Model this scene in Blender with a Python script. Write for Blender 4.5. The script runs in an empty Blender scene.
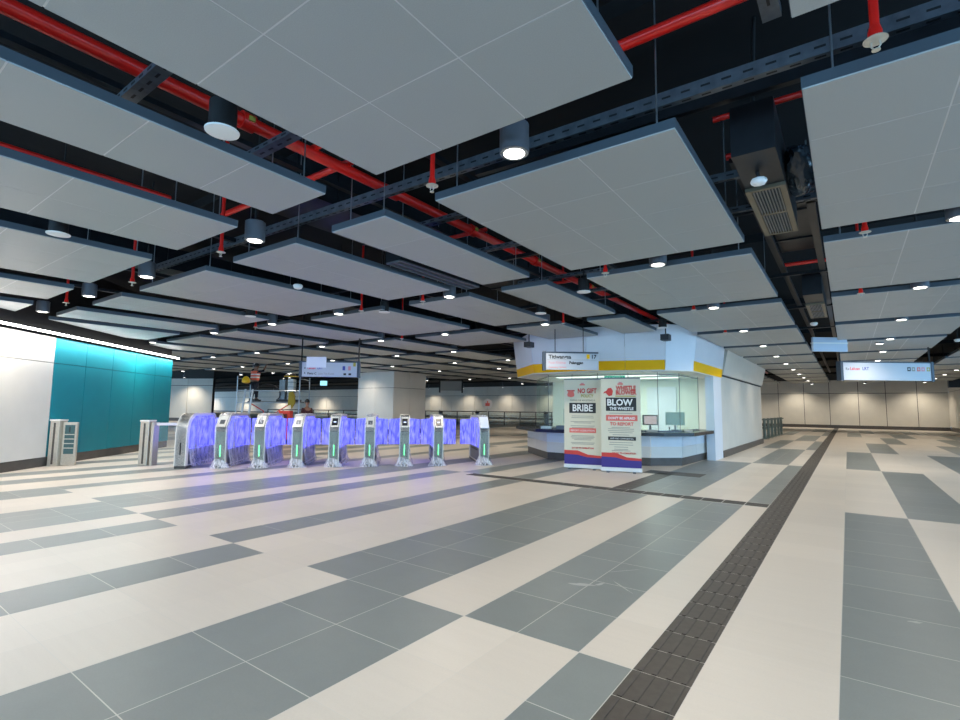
import bpy, bmesh, math, random
from mathutils import Vector, Matrix
random.seed(7)
SC = bpy.context.scene
COL = SC.collection

# ------------------------------------------------------------------ camera
cam_data = bpy.data.cameras.new('camera')
cam = bpy.data.objects.new('camera', cam_data)
COL.objects.link(cam)
f_px = 505.5
cam_data.sensor_width = 36.0
cam_data.lens = 36.0 * f_px / 960.0
cam_data.clip_start = 0.05
cam_data.clip_end = 400
EYE = 1.385
def _dir(px, py):
    return Vector((px - 480.0, 360.0 - py, -f_px))
_Y = _dir(848, 412).normalized()
_X = (-_dir(-220, 400)).normalized()
_X = (_X - _Y * _X.dot(_Y)).normalized()
_Z = _X.cross(_Y)
cam.matrix_world = Matrix.Translation((0, 0, EYE)) @ Matrix((_X, _Y, _Z)).to_4x4()
SC.camera = cam

# ------------------------------------------------------------------ world, exposure
SC.view_settings.view_transform = 'Standard'
SC.view_settings.look = 'None'
SC.view_settings.gamma = 1.0
SC.view_settings.exposure = 0.95
SC.view_settings.use_curve_mapping = False
world = bpy.data.worlds.new('daylight')
SC.world = world
world.use_nodes = True
wn = world.node_tree.nodes
wn['Background'].inputs[0].default_value = (0.34, 0.66, 1.0, 1)
wn['Background'].inputs[1].default_value = 2.2
LAMP_W = 84.0
LAMP_RGB = (1.0, 0.89, 0.73)

def area_light(name, loc, size, power, color, rot=(0, 0, 0)):
    d = bpy.data.lights.new(name, 'AREA')
    d.shape = 'RECTANGLE'; d.size, d.size_y = size
    d.energy = power; d.color = color
    o = bpy.data.objects.new(name, d); COL.objects.link(o)
    o.location = loc; o.rotation_euler = rot
    return o

# ------------------------------------------------------------------ materials
MATS = {}
def mat(name, color, rough=0.5, metal=0.0, emit=None, estr=0.0, noise=0.0, nscale=8.0, bump=0.0, bscale=60.0,
        alpha=1.0, trans=0.0, spec=0.5, coat=0.0, ior=1.45):
    if name in MATS: return MATS[name]
    m = bpy.data.materials.new(name); m.use_nodes = True
    nt = m.node_tree; b = nt.nodes['Principled BSDF']
    b.inputs['Base Color'].default_value = (*color, 1)
    b.inputs['Roughness'].default_value = rough
    b.inputs['Metallic'].default_value = metal
    b.inputs['Alpha'].default_value = alpha
    b.inputs['Transmission Weight'].default_value = trans
    b.inputs['Specular IOR Level'].default_value = spec
    b.inputs['Coat Weight'].default_value = coat
    b.inputs['IOR'].default_value = ior
    if emit:
        b.inputs['Emission Color'].default_value = (*emit, 1)
        b.inputs['Emission Strength'].default_value = estr
    tc = nt.nodes.new('ShaderNodeTexCoord')
    if noise > 0:
        n = nt.nodes.new('ShaderNodeTexNoise'); n.inputs['Scale'].default_value = nscale
        n.inputs['Detail'].default_value = 5
        nt.links.new(tc.outputs['Object'], n.inputs['Vector'])
        mr = nt.nodes.new('ShaderNodeMapRange')
        mr.inputs['From Min'].default_value = 0.3; mr.inputs['From Max'].default_value = 0.7
        mr.inputs['To Min'].default_value = 1 - noise; mr.inputs['To Max'].default_value = 1 + noise
        nt.links.new(n.outputs['Fac'], mr.inputs['Value'])
        mx = nt.nodes.new('ShaderNodeVectorMath'); mx.operation = 'SCALE'
        mx.inputs[0].default_value = color
        nt.links.new(mr.outputs['Result'], mx.inputs['Scale'])
        nt.links.new(mx.outputs['Vector'], b.inputs['Base Color'])
    if bump > 0:
        n2 = nt.nodes.new('ShaderNodeTexNoise'); n2.inputs['Scale'].default_value = bscale
        nt.links.new(tc.outputs['Object'], n2.inputs['Vector'])
        bp = nt.nodes.new('ShaderNodeBump'); bp.inputs['Strength'].default_value = bump
        bp.inputs['Distance'].default_value = 0.01
        nt.links.new(n2.outputs['Fac'], bp.inputs['Height'])
        nt.links.new(bp.outputs['Normal'], b.inputs['Normal'])
    if emit: m.cycles.emission_sampling = 'AUTO'
    MATS[name] = m
    return m

def glassy(name, tint, fac, glow=None, gstr=0.0, streak=0.0):
    """thin sheet: see-through tint mixed with a glossy / milky skin"""
    m = bpy.data.materials.new(name); m.use_nodes = True
    nt = m.node_tree; nt.nodes.clear()
    out = nt.nodes.new('ShaderNodeOutputMaterial')
    tr = nt.nodes.new('ShaderNodeBsdfTransparent'); tr.inputs[0].default_value = (*tint, 1)
    pb = nt.nodes.new('ShaderNodeBsdfPrincipled'); pb.inputs['Base Color'].default_value = (*tint, 1)
    pb.inputs['Roughness'].default_value = 0.18
    if glow:
        pb.inputs['Emission Color'].default_value = (*glow, 1)
        pb.inputs['Emission Strength'].default_value = gstr
    mix = nt.nodes.new('ShaderNodeMixShader'); mix.inputs[0].default_value = fac
    if streak > 0:
        tc = nt.nodes.new('ShaderNodeTexCoord')
        mp = nt.nodes.new('ShaderNodeMapping'); mp.inputs['Scale'].default_value = (9, 9, 1.6)
        n = nt.nodes.new('ShaderNodeTexNoise'); n.inputs['Scale'].default_value = 2.2
        n.inputs['Detail'].default_value = 4; n.inputs['Distortion'].default_value = 1.2
        mr = nt.nodes.new('ShaderNodeMapRange')
        mr.inputs['From Min'].default_value = 0.35; mr.inputs['From Max'].default_value = 0.65
        mr.inputs['To Min'].default_value = max(0, fac - streak); mr.inputs['To Max'].default_value = min(1, fac + streak)
        nt.links.new(tc.outputs['Object'], mp.inputs[0]); nt.links.new(mp.outputs[0], n.inputs['Vector'])
        nt.links.new(n.outputs['Fac'], mr.inputs['Value']); nt.links.new(mr.outputs['Result'], mix.inputs[0])
        if glow:
            m3 = nt.nodes.new('ShaderNodeMapRange'); m3.inputs['From Min'].default_value = 0.38; m3.inputs['From Max'].default_value = 0.62
            m3.inputs['To Min'].default_value = gstr * 0.25; m3.inputs['To Max'].default_value = gstr * 2.0
            nt.links.new(n.outputs['Fac'], m3.inputs['Value']); nt.links.new(m3.outputs['Result'], pb.inputs['Emission Strength'])
            m4 = nt.nodes.new('ShaderNodeMix'); m4.data_type = 'RGBA'
            m4.inputs[6].default_value = (glow[0], glow[1], glow[2], 1); m4.inputs[7].default_value = (0.32, 0.32, 1.0, 1)
            nt.links.new(n.outputs['Fac'], m4.inputs[0]); nt.links.new(m4.outputs[2], pb.inputs['Emission Color'])
    nt.links.new(tr.outputs[0], mix.inputs[1]); nt.links.new(pb.outputs[0], mix.inputs[2])
    nt.links.new(mix.outputs[0], out.inputs[0])
    MATS[name] = m
    return m

def lamp_mat(name, color, strength):
    m = bpy.data.materials.new(name); m.use_nodes = True
    nt = m.node_tree; nt.nodes.clear()
    out = nt.nodes.new('ShaderNodeOutputMaterial'); e = nt.nodes.new('ShaderNodeEmission')
    e.inputs[0].default_value = (*color, 1); e.inputs[1].default_value = strength
    nt.links.new(e.outputs[0], out.inputs[0]); MATS[name] = m
    return m

def tile_mat(name, color, var, rough, streak=(1.0, 14.0)):
    """stone tile: mottled, with a small tone step from tile to tile"""
    m = bpy.data.materials.new(name); m.use_nodes = True
    nt = m.node_tree; b = nt.nodes['Principled BSDF']
    b.inputs['Roughness'].default_value = rough
    b.inputs['Specular IOR Level'].default_value = 0.45
    geo = nt.nodes.new('ShaderNodeNewGeometry'); tc = nt.nodes.new('ShaderNodeTexCoord')
    mp = nt.nodes.new('ShaderNodeMapping'); mp.inputs['Scale'].default_value = (streak[0], streak[1], 1)
    n = nt.nodes.new('ShaderNodeTexNoise'); n.inputs['Scale'].default_value = 1.4; n.inputs['Detail'].default_value = 8
    n.inputs['Roughness'].default_value = 0.7
    nt.links.new(tc.outputs['Object'], mp.inputs[0]); nt.links.new(mp.outputs[0], n.inputs['Vector'])
    n3 = nt.nodes.new('ShaderNodeTexNoise'); n3.inputs['Scale'].default_value = 90; n3.inputs['Detail'].default_value = 3
    nt.links.new(tc.outputs['Object'], n3.inputs['Vector'])
    a = nt.nodes.new('ShaderNodeMath'); a.operation = 'MULTIPLY_ADD'; a.inputs[1].default_value = 0.55
    nt.links.new(n.outputs['Fac'], a.inputs[0]); 
    a2 = nt.nodes.new('ShaderNodeMath'); a2.operation = 'MULTIPLY_ADD'; a2.inputs[1].default_value = 0.35; a2.inputs[2].default_value = 0.0
    nt.links.new(geo.outputs['Random Per Island'], a2.inputs[0])
    a3 = nt.nodes.new('ShaderNodeMath'); a3.operation = 'MULTIPLY_ADD'; a3.inputs[1].default_value = 0.45
    nt.links.new(n3.outputs['Fac'], a3.inputs[0]); nt.links.new(a2.outputs[0], a3.inputs[2])
    nt.links.new(a3.outputs[0], a.inputs[2])
    mr = nt.nodes.new('ShaderNodeMapRange'); mr.inputs['From Min'].default_value = 0.3; mr.inputs['From Max'].default_value = 1.05
    mr.inputs['To Min'].default_value = 1 - var; mr.inputs['To Max'].default_value = 1 + var
    nt.links.new(a.outputs[0], mr.inputs['Value'])
    sc = nt.nodes.new('ShaderNodeVectorMath'); sc.operation = 'SCALE'; sc.inputs[0].default_value = color
    nt.links.new(mr.outputs['Result'], sc.inputs['Scale']); nt.links.new(sc.outputs['Vector'], b.inputs['Base Color'])
    MATS[name] = m
    return m

M_LIGHT = tile_mat('pale_stone_tile', (0.59, 0.53, 0.46), 0.07, 0.36)
M_GREY = tile_mat('grey_stone_tile', (0.195, 0.212, 0.205), 0.13, 0.36, (4, 4))
M_TACT = mat('tactile_paving', (0.062, 0.053, 0.045), 0.5, noise=0.15, nscale=20)
M_GROUT = mat('grout', (0.56, 0.54, 0.50), 0.7)
M_PANEL = mat('ceiling_panel_metal', (0.355, 0.385, 0.395), 0.42, 0.2, noise=0.05, nscale=160, bump=0.15, bscale=500)
M_FRAME = mat('panel_frame_metal', (0.08, 0.105, 0.13), 0.4, 0.3)
M_SEAM = mat('bright_seam_metal', (0.56, 0.58, 0.59), 0.35, 0.3)
M_BLACK = mat('black_paint', (0.008, 0.008, 0.009), 0.6)
M_SOFFIT = mat('black_soffit', (0.006, 0.006, 0.007), 0.9, noise=0.3, nscale=2)
M_STEEL = mat('dark_galvanised_strut', (0.11, 0.13, 0.155), 0.42, 0.5, noise=0.25, nscale=12)
M_STEEL2 = mat('black_duct_metal', (0.011, 0.013, 0.017), 0.4, 0.3, noise=0.3, nscale=6)
M_ROD = mat('zinc_rod', (0.35, 0.37, 0.4), 0.35, 0.9)
M_RED = mat('red_pipe_paint', (0.80, 0.018, 0.012), 0.28, 0.0, noise=0.08, nscale=5, coat=0.3)
M_WHITE = mat('white_enamel', (0.78, 0.78, 0.77), 0.4)
M_CAN = mat('grey_can_metal', (0.12, 0.13, 0.15), 0.4, 0.3)
M_WALL = mat('white_wall_panel', (0.72, 0.70, 0.66), 0.35, noise=0.02, nscale=3)
M_CREAM = mat('cream_wall_panel', (0.66, 0.63, 0.56), 0.4, noise=0.03, nscale=2)
M_TEAL = mat('teal_wall_panel', (0.0, 0.225, 0.295), 0.45, noise=0.04, nscale=3)
M_SKIRT = mat('dark_skirting', (0.085, 0.075, 0.068), 0.4, noise=0.15, nscale=6)
M_JOINT = mat('dark_joint', (0.05, 0.05, 0.05), 0.8)
M_STAIN = mat('brushed_stainless', (0.60, 0.565, 0.49), 0.38, 0.6, noise=0.08, nscale=30)
M_GATEW = mat('pale_gate_shell', (0.78, 0.745, 0.69), 0.4)
M_YEL = mat('yellow_band', (0.95, 0.50, 0.0), 0.5, spec=0.25)
M_BWHITE = mat('booth_white_panel', (0.70, 0.74, 0.80), 0.35, noise=0.02, nscale=3)
M_COUNTER = mat('dark_counter_stone', (0.02, 0.02, 0.022), 0.25, noise=0.3, nscale=40)
M_BANNER = mat('cream_banner_vinyl', (0.72, 0.66, 0.50), 0.5)
M_NAVY = mat('banner_purple', (0.05, 0.03, 0.22), 0.5)
M_BRED = mat('banner_red', (0.62, 0.05, 0.035), 0.5)
M_SALMON = mat('banner_salmon', (0.78, 0.16, 0.12), 0.5)
M_TXTG = mat('ink_grey', (0.30, 0.27, 0.22), 0.6)
M_INK = mat('ink_dark', (0.03, 0.03, 0.03), 0.6)
M_INKW = mat('ink_white', (0.85, 0.84, 0.80), 0.6)
M_INKR = mat('ink_red', (0.65, 0.05, 0.08), 0.6)
M_INKB = mat('ink_blue', (0.06, 0.08, 0.35), 0.6)
M_INKP = mat('ink_pink', (0.70, 0.25, 0.28), 0.6)
M_OLIVE = mat('olive_gold', (0.45, 0.36, 0.06), 0.5)
M_SIGN = mat('sign_face', (0.50, 0.52, 0.56), 0.35)
M_SIGNDK = mat('sign_frame', (0.05, 0.065, 0.09), 0.4)
M_PAPER = mat('white_paper', (0.82, 0.84, 0.92), 0.6)
M_DKBOX = mat('dark_plastic', (0.018, 0.02, 0.024), 0.4)
M_GREEN = mat('exit_green', (0.01, 0.22, 0.13), 0.4, emit=(0.01, 0.5, 0.28), estr=0.35)
M_SCAF = mat('scaffold_tube', (0.36, 0.38, 0.40), 0.4, 0.6)
M_PLANK = mat('platform_board', (0.10, 0.10, 0.10), 0.7, noise=0.2)
M_SKIN = mat('skin', (0.28, 0.14, 0.085), 0.5)
M_HAIR = mat('black_hair', (0.01, 0.009, 0.008), 0.6)
M_NAVYCL = mat('dark_trousers', (0.012, 0.014, 0.025), 0.8)
M_ORANGE = mat('vest_orange', (0.85, 0.14, 0.07), 0.6)
M_REFL = mat('vest_reflective', (0.80, 0.72, 0.68), 0.3)
M_MAROON = mat('maroon_shirt', (0.06, 0.015, 0.015), 0.8)
M_YPLAS = mat('yellow_plastic', (0.85, 0.50, 0.01), 0.35)
M_MACH = mat('machine_grey', (0.16, 0.20, 0.23), 0.4, 0.4, noise=0.2)
M_GATEDK = mat('gate_recess', (0.10, 0.11, 0.14), 0.4, 0.5)
G_BOOTH = glassy('booth_glass', (0.88, 0.955, 0.92), 0.08)
G_BLUE = glassy('blue_film_glass', (0.42, 0.42, 1.0), 0.50, (0.20, 0.18, 1.0), 0.28, 0.2)  # wing film given its own emission, standing in for LED light in the glass
G_BLUEP = glassy('blue_side_film', (0.20, 0.22, 0.95), 0.88, (0.07, 0.08, 1.0), 0.36, 0.12)  # streaky emission painted into the side film as the look of LED backlight
G_FILM = glassy('clear_wrap_film', (0.93, 0.93, 1.0), 0.38, None, 0, 0.25)
G_CLEAR = glassy('clear_glass', (0.93, 0.97, 0.96), 0.10)
L_LAMP = lamp_mat('lamp_lens', (1.0, 0.96, 0.88), 5.0)
L_LED = lamp_mat('led_strip', (1.0, 0.98, 0.94), 7.0)
L_GREEN = lamp_mat('green_status_light', (0.12, 1.0, 0.30), 1.9)
L_BLUE = lamp_mat('blue_led', (0.15, 0.15, 1.0), 6.0)
L_SCREEN = lamp_mat('screen_blue', (0.03, 0.05, 0.14), 0.6)
L_CYAN = lamp_mat('screen_cyan', (0.25, 0.60, 0.75), 1.0)
L_WCEIL = lamp_mat('booth_ceiling_light', (0.97, 1.0, 0.95), 1.0)

# ------------------------------------------------------------------ mesh helpers
class MB:
    def __init__(s): s.v = []; s.f = []; s.m = []; s.mats = []
    def _mi(s, m):
        if m not in s.mats: s.mats.append(m)
        return s.mats.index(m)
    def add(s, vs, fs, m):
        o = len(s.v); mi = s._mi(m)
        s.v += [tuple(v) for v in vs]
        for f in fs: s.f.append([o + i for i in f]); s.m.append(mi)
        return s
    def box(s, a, b, m):
        x0, y0, z0 = a; x1, y1, z1 = b
        if x0 > x1: x0, x1 = x1, x0
        if y0 > y1: y0, y1 = y1, y0
        if z0 > z1: z0, z1 = z1, z0
        return s.add([(x0,y0,z0),(x1,y0,z0),(x1,y1,z0),(x0,y1,z0),(x0,y0,z1),(x1,y0,z1),(x1,y1,z1),(x0,y1,z1)],
                     [(0,3,2,1),(4,5,6,7),(0,1,5,4),(1,2,6,5),(2,3,7,6),(3,0,4,7)], m)
    def prism(s, poly, z0, z1, m, top=None):
        """poly counter-clockwise; top = other polygon for a leaning prism"""
        n = len(poly); t = top or poly
        vs = [(x, y, z0) for x, y in poly] + [(x, y, z1) for x, y in t]
        fs = [tuple(range(n - 1, -1, -1)), tuple(range(n, 2 * n))]
        fs += [(i, (i + 1) % n, n + (i + 1) % n, n + i) for i in range(n)]
        return s.add(vs, fs, m)
    def beam(s, p, q, w, h, m, up=(0, 0, 1)):
        p = Vector(p); q = Vector(q); d = (q - p).normalized(); u = Vector(up)
        if abs(d.dot(u)) > 0.99: u = Vector((1, 0, 0))
        r = d.cross(u).normalized(); u = r.cross(d)
        vs = []
        for c in (p, q):
            for a, b in ((-1,-1),(1,-1),(1,1),(-1,1)): vs.append(c + r * a * w / 2 + u * b * h / 2)
        return s.add(vs, [(0,1,2,3),(7,6,5,4),(0,4,5,1),(1,5,6,2),(2,6,7,3),(3,7,4,0)], m)
    def tube(s, pts, r, m, n=10, radii=None):
        pts = [Vector(p) for p in pts]; rings = []; prev = None
        for i, p in enumerate(pts):
            if i == 0: d = pts[1] - p
            elif i == len(pts) - 1: d = p - pts[i - 1]
            else: d = (pts[i + 1] - p).normalized() + (p - pts[i - 1]).normalized()
            d.normalize()
            a = prev if prev is not None else (Vector((0, 0, 1)) if abs(d.z) < 0.9 else Vector((1, 0, 0)))
            a = (a - d * a.dot(d)).normalized(); prev = a; b = d.cross(a)
            rr = radii[i] if radii else r
            rings.append([p + (a * math.cos(t) + b * math.sin(t)) * rr for t in [2 * math.pi * k / n for k in range(n)]])
        vs = [v for rg in rings for v in rg]; fs = []
        for i in range(len(pts) - 1):
            for k in range(n): fs.append((i*n+k, i*n+(k+1)%n, (i+1)*n+(k+1)%n, (i+1)*n+k))
        fs.append(tuple(range(n - 1, -1, -1))); fs.append(tuple(range((len(pts)-1)*n, len(pts)*n)))
        return s.add(vs, fs, m)
    def lathe(s, prof, m, c=(0, 0, 0), n=24):
        vs = []; fs = []
        for r, z in prof:
            for k in range(n):
                t = 2 * math.pi * k / n; vs.append((c[0] + r * math.cos(t), c[1] + r * math.sin(t), c[2] + z))
        for i in range(len(prof) - 1):
            for k in range(n): fs.append((i*n+k, i*n+(k+1)%n, (i+1)*n+(k+1)%n, (i+1)*n+k))
        fs.append(tuple(range(n - 1, -1, -1))); fs.append(tuple(range((len(prof)-1)*n, len(prof)*n)))
        return s.add(vs, fs, m)
    def side(s, prof, x0, x1, m):
        """prof = outline in the y-z plane, extruded along x"""
        n = len(prof)
        vs = [(x0, y, z) for y, z in prof] + [(x1, y, z) for y, z in prof]
        fs = [tuple(range(n)), tuple(range(2*n-1, n-1, -1))]
        fs += [((i+1) % n, i, n + i, n + (i+1) % n) for i in range(n)]
        return s.add(vs, fs, m)
    def build(s, name, parent=None, loc=(0, 0, 0), rz=0.0, smooth=False, bevel=0.0, fix=True):
        me = bpy.data.meshes.new(name); me.from_pydata(s.v, [], s.f)
        for m in s.mats: me.materials.append(m)
        for p, i in zip(me.polygons, s.m): p.material_index = i
        if fix or bevel:
            bm = bmesh.new(); bm.from_mesh(me)
            if fix: bmesh.ops.recalc_face_normals(bm, faces=bm.faces)
            if bevel: bmesh.ops.bevel(bm, geom=list(bm.edges), offset=bevel, segments=2, affect='EDGES', profile=0.6)
            bm.to_mesh(me); bm.free()
        if smooth:
            for p in me.polygons: p.use_smooth = True
            me.set_sharp_from_angle(angle=math.radians(40))
        o = bpy.data.objects.new(name, me); COL.objects.link(o)
        o.location = loc; o.rotation_euler = (0, 0, rz)
        if parent: o.parent = parent
        return o

def thing(name, label, cat, loc=(0, 0, 0), rz=0.0, group=None):
    o = bpy.data.objects.new(name, None); COL.objects.link(o); o.empty_display_size = 0.1
    o.location = loc; o.rotation_euler = (0, 0, rz)
    return tag(o, label, cat, group)
def tag(o, label, cat, group=None):
    o['label'] = label; o['category'] = cat
    if group: o['group'] = group
    return o
def struct(o): o['kind'] = 'structure'; return o
def dup(root, loc, rz, label, group=None):
    r = root.copy(); COL.objects.link(r); r.location = loc; r.rotation_euler = (0, 0, rz)
    r['label'] = label
    if group: r['group'] = group
    for ch in list(root.children):
        c = ch.copy(); COL.objects.link(c); c.parent = r
        for g in list(ch.children):
            d = g.copy(); COL.objects.link(d); d.parent = c
    return r
def text(name, body, size, m, parent, loc, rot, align='LEFT', width=1.0, depth=0.002, bold=0.0):
    cu = bpy.data.curves.new(name, 'FONT'); cu.body = body; cu.size = size; cu.align_x = align
    cu.extrude = depth; cu.offset = bold; cu.resolution_u = 2
    t = bpy.data.objects.new(name, cu); COL.objects.link(t)
    dg = bpy.context.evaluated_depsgraph_get()
    me = bpy.data.meshes.new_from_object(t.evaluated_get(dg))
    bpy.data.objects.remove(t); bpy.data.curves.remove(cu)
    me.materials.clear(); me.materials.append(m)
    o = bpy.data.objects.new(name, me); COL.objects.link(o)
    o.parent = parent; o.location = loc; o.rotation_euler = rot; o.scale = (width, 1, 1)
    return o
ORD = ['nearest', 'second', 'third', 'fourth', 'fifth', 'sixth', 'seventh', 'eighth', 'ninth', 'tenth', 'eleventh', 'twelfth', 'thirteenth', 'fourteenth']

def to_px(P):
    v = cam.matrix_world.inverted() @ Vector(P)
    if v.z > -0.05: return None
    return (480 + f_px * v.x / -v.z, 360 - f_px * v.y / -v.z)
def visible(pts, mg=10):
    ps = [to_px(p) for p in pts]; ps = [p for p in ps if p]
    if not ps: return False
    return (max(p[0] for p in ps) > -mg and min(p[0] for p in ps) < 960 + mg and
            max(p[1] for p in ps) > -mg and min(p[1] for p in ps) < 720 + mg)

def clip(poly, px, py, nx, ny):
    """keep the part of a convex polygon where (p-P).n >= 0"""
    out = []
    for i in range(len(poly)):
        a = poly[i]; b = poly[(i + 1) % len(poly)]
        da = (a[0]-px)*nx + (a[1]-py)*ny; db = (b[0]-px)*nx + (b[1]-py)*ny
        if da >= 0: out.append(a)
        if (da >= 0) != (db >= 0):
            t = da / (da - db); out.append((a[0]+(b[0]-a[0])*t, a[1]+(b[1]-a[1])*t))
    return out

# ------------------------------------------------------------------ setting: floor
BANDS = [-9.2, -3.2, 2.8, 8.8, 15.4, 22.0, 28.6, 35.2, 41.8, 48.4, 53.2]
rf = random.Random(3)
# columns of slabs (x0, x1, grey bands, split); a band is numbered by its lower edge in BANDS
NEAR = [  # right of the tactile line and left of it, for bands below 2.8 (1) and 2.8..8.8 (2), 8.8..(3), 15.4..(4), 22..(5)
    (-0.70, -0.10, ()), (-0.10, 0.57, (0, 1, 2, 4, 7)), (0.57, 1.32, (3, 5, 8)), (1.32, 2.0, (6,)), (2.0, 2.9, (4, 7)),
    (2.9, 3.6, (5, 8)), (3.6, 4.4, (6,)), (4.4, 5.2, (4, 7)), (5.2, 6.0, (5,)), (6.0, 7.0, (3, 6)), (7.0, 8.0, (4,)),
    (-1.31, -1.00, (0, 1, 3, 5, 7)), (-2.14, -1.31, (2, 4, 6, 8)), (-2.71, -2.14, (1, 0, 3, 5)), (-3.32, -2.71, (1, 0, 2, 3, 7)),
    (-3.87, -3.32, (2, 6)), (-4.52, -3.87, (4, 8)), (-5.08, -4.52, (1, 0, 5)), (-5.58, -5.08, (2, 3, 7)), (-6.29, -5.58, (4,)),
    (-6.83, -6.29, (1, 0, 3, 6)), (-7.38, -6.83, (2, 5)), (-7.93, -7.38, (1, 0, 4, 7)), (-8.64, -7.93, (1, 0, 2, 3)), (-9.08, -8.64, (2, 5)),
    (-9.82, -9.08, (4, 6)), (-10.28, -9.82, (1, 0, 7)), (-10.73, -10.28, (1, 2, 3)), (-11.59, -10.73, (4,)), (-12.2, -11.59, (1, 2, 5)),
    (-12.8, -12.2, (3,)), (-13.4, -12.8, (1, 2)), (-14.3, -13.4, (3, 5)), (-14.9, -14.3, (2, 4)), (-15.8, -14.9, (3,)), (-16.4, -15.8, (2, 4))]
cols = list(NEAR)
x = -16.4
while x > -56:
    wdt = rf.choice((0.45, 0.6, 0.85, 1.1)); cols.append((x - wdt, x, tuple(k for k in range(2, 10) if rf.random() < 0.42))); x -= wdt
fl = MB()
fl.box((-120, -9.2, -0.12), (9.0, 53.2, -0.0006), M_GROUT)
fl.box((-120, -9.2, -0.01), (-56, 53.2, 0), M_LIGHT)
def tile(x0, x1, y0, y1, m, g=0.0025):
    fl.add([(x0+g, y0+g, 0), (x1-g, y0+g, 0), (x1-g, y1-g, 0), (x0+g, y1-g, 0)], [(0, 1, 2, 3)], m)
for x0, x1, gb in cols:
    for b in range(len(BANDS) - 1):
        grey = b in gb; y0, y1 = BANDS[b], BANDS[b + 1]
        nr = max(1, round((y1 - y0) / 0.6)); far = (y0 > 22 or x1 < -17)
        if far: nr = max(1, nr // 2)
        if y1 <= 9 and x1 <= 0.6 and not grey: nr = max(1, nr)
        ns = 2 if (x1 - x0 > 0.62 and not far and x1 < 0) else 1
        for k in range(nr):
            ya = y0 + (y1 - y0) * k / nr; yb = y0 + (y1 - y0) * (k + 1) / nr
            if b == 2 and -6.5 < x0 < -0.9 and yb > 8.5: yb = 8.45
            if b == 2 and -6.5 < x0 < -0.9 and ya >= 8.45: continue
            for q in range(ns):
                xa = x0 + (x1 - x0) * q / ns; xb = x0 + (x1 - x0) * (q + 1) / ns
                tile(xa, xb, ya, yb, M_GREY if grey else M_LIGHT, 0.0028 if grey else 0.0012)
def tactile_x(x0, x1, y0, y1, n):
    """guiding-line slabs whose ribs run along y"""
    tile(x0, x1, y0, y1, M_TACT, 0.002)
    for i in range(n):
        c = x0 + (x1 - x0) * (i + 0.5) / n
        fl.box((c - 0.012, y0 + 0.008, 0), (c + 0.012, y1 - 0.008, 0.004), M_TACT)
def tactile_y(x0, x1, y0, y1, n):
    tile(x0, x1, y0, y1, M_TACT, 0.002)
    for i in range(n):
        c = y0 + (y1 - y0) * (i + 0.5) / n
        fl.box((x0 + 0.008, c - 0.012, 0), (x1 - 0.008, c + 0.012, 0.004), M_TACT)
y = -3.2
while y < 53:
    tactile_x(-1.0, -0.70, y, y + 0.3, 4 if y < 14 else 0); y += 0.3
x = -6.5
while x < -1.05:
    tactile_y(x, x + 0.3, 8.48, 8.78, 4); x += 0.3055
M_DUST = mat('dust_smudge', (0.42, 0.42, 0.40), 0.7)
for cx_, cy_, w_, h_, a_ in ((-1.77, 3.85, .11, .03, .4), (-1.66, 3.95, .05, .02, 1.2), (-1.5, 4.0, .16, .008, -.7), (0.30, 4.55, .05, .02, .3), (-1.62, 4.4, .2, .006, .9)):
    rr2 = random.Random(int(cx_*100)); n_ = 14; ps_ = []
    for k_ in range(n_):
        t_ = 2*math.pi*k_/n_; q_ = rr2.uniform(.6, 1.1); ux, uy = w_*q_*math.cos(t_), h_*q_*math.sin(t_)
        ps_.append((cx_ + ux*math.cos(a_) - uy*math.sin(a_), cy_ + ux*math.sin(a_) + uy*math.cos(a_), 0.0006))
    fl.add(ps_, [tuple(range(n_))], M_DUST)
floor = struct(fl.build('floor', fix=False))
# tactile branch laid towards the booth, a separate strip set in the floor
tb = MB()
y = 8.8
while y < 11.3:
    tb.box((-3.45, y + 0.004, 0.0005), (-3.12, y + 0.296, 0.004), M_TACT); y += 0.3
for i in range(2):
    for k in range(4): tb.box((-3.75 + 0.3 * k, 11.32 + 0.3 * i, 0.0005), (-3.454 + 0.3 * k, 11.616 + 0.3 * i, 0.004), M_TACT)
struct(tb.build('trim_1'))

# soffit above everything
s = MB(); s.box((-120, -5, 4.6), (9.0, 54, 4.8), M_SOFFIT)
for yb in [k * 6.6 - 3 for k in range(9)]: s.box((-120, yb, 4.45), (9, yb + 0.5, 4.6), M_SOFFIT)
struct(s.build('ceiling'))

# ------------------------------------------------------------------ walls
def panel_wall(name, p, q, z0, zs, widths, m_list, thick=0.06, joint=0.012, skirt=0.22, skirt_m=M_SKIRT, top_back=None, lean=0.0):
    """clad wall: panels with open joints over a dark backing, visible side to the LEFT of p->q"""
    p = Vector((p[0], p[1], 0)); q = Vector((q[0], q[1], 0)); L = (q - p).length; d = (q - p) / L
    n = Vector((-d.y, d.x, 0)); b = MB()
    def slab(s0, s1, z_0, z_1, o0, o1, m):
        vs = []
        for z in (z_0, z_1):
            for ss, oo in ((s0, o0), (s1, o0), (s1, o1), (s0, o1)):
                c = p + d * ss + n * oo; vs.append((c.x, c.y, z))
        b.add(vs, [(0,1,2,3),(7,6,5,4),(0,4,5,1),(1,5,6,2),(2,6,7,3),(3,7,4,0)], m)
    slab(0, L, 0, (top_back or zs[-1]), -0.25, -0.02, M_JOINT)
    s0 = 0; i = 0
    while s0 < L - 0.02:
        wd = widths[i % len(widths)]; s1 = min(L, s0 + wd)
        m = m_list(s0 + 0.5 * (s1 - s0))
        for k in range(len(zs) - 1):
            slab(s0 + joint/2, s1 - joint/2, zs[k] + joint/2, zs[k + 1] - joint/2, -0.02, 0.03, m)
        s0 = s1; i += 1
    if skirt: slab(0, L, 0, skirt, -0.02, 0.015, skirt_m)
    return struct(b.build(name))

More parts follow.
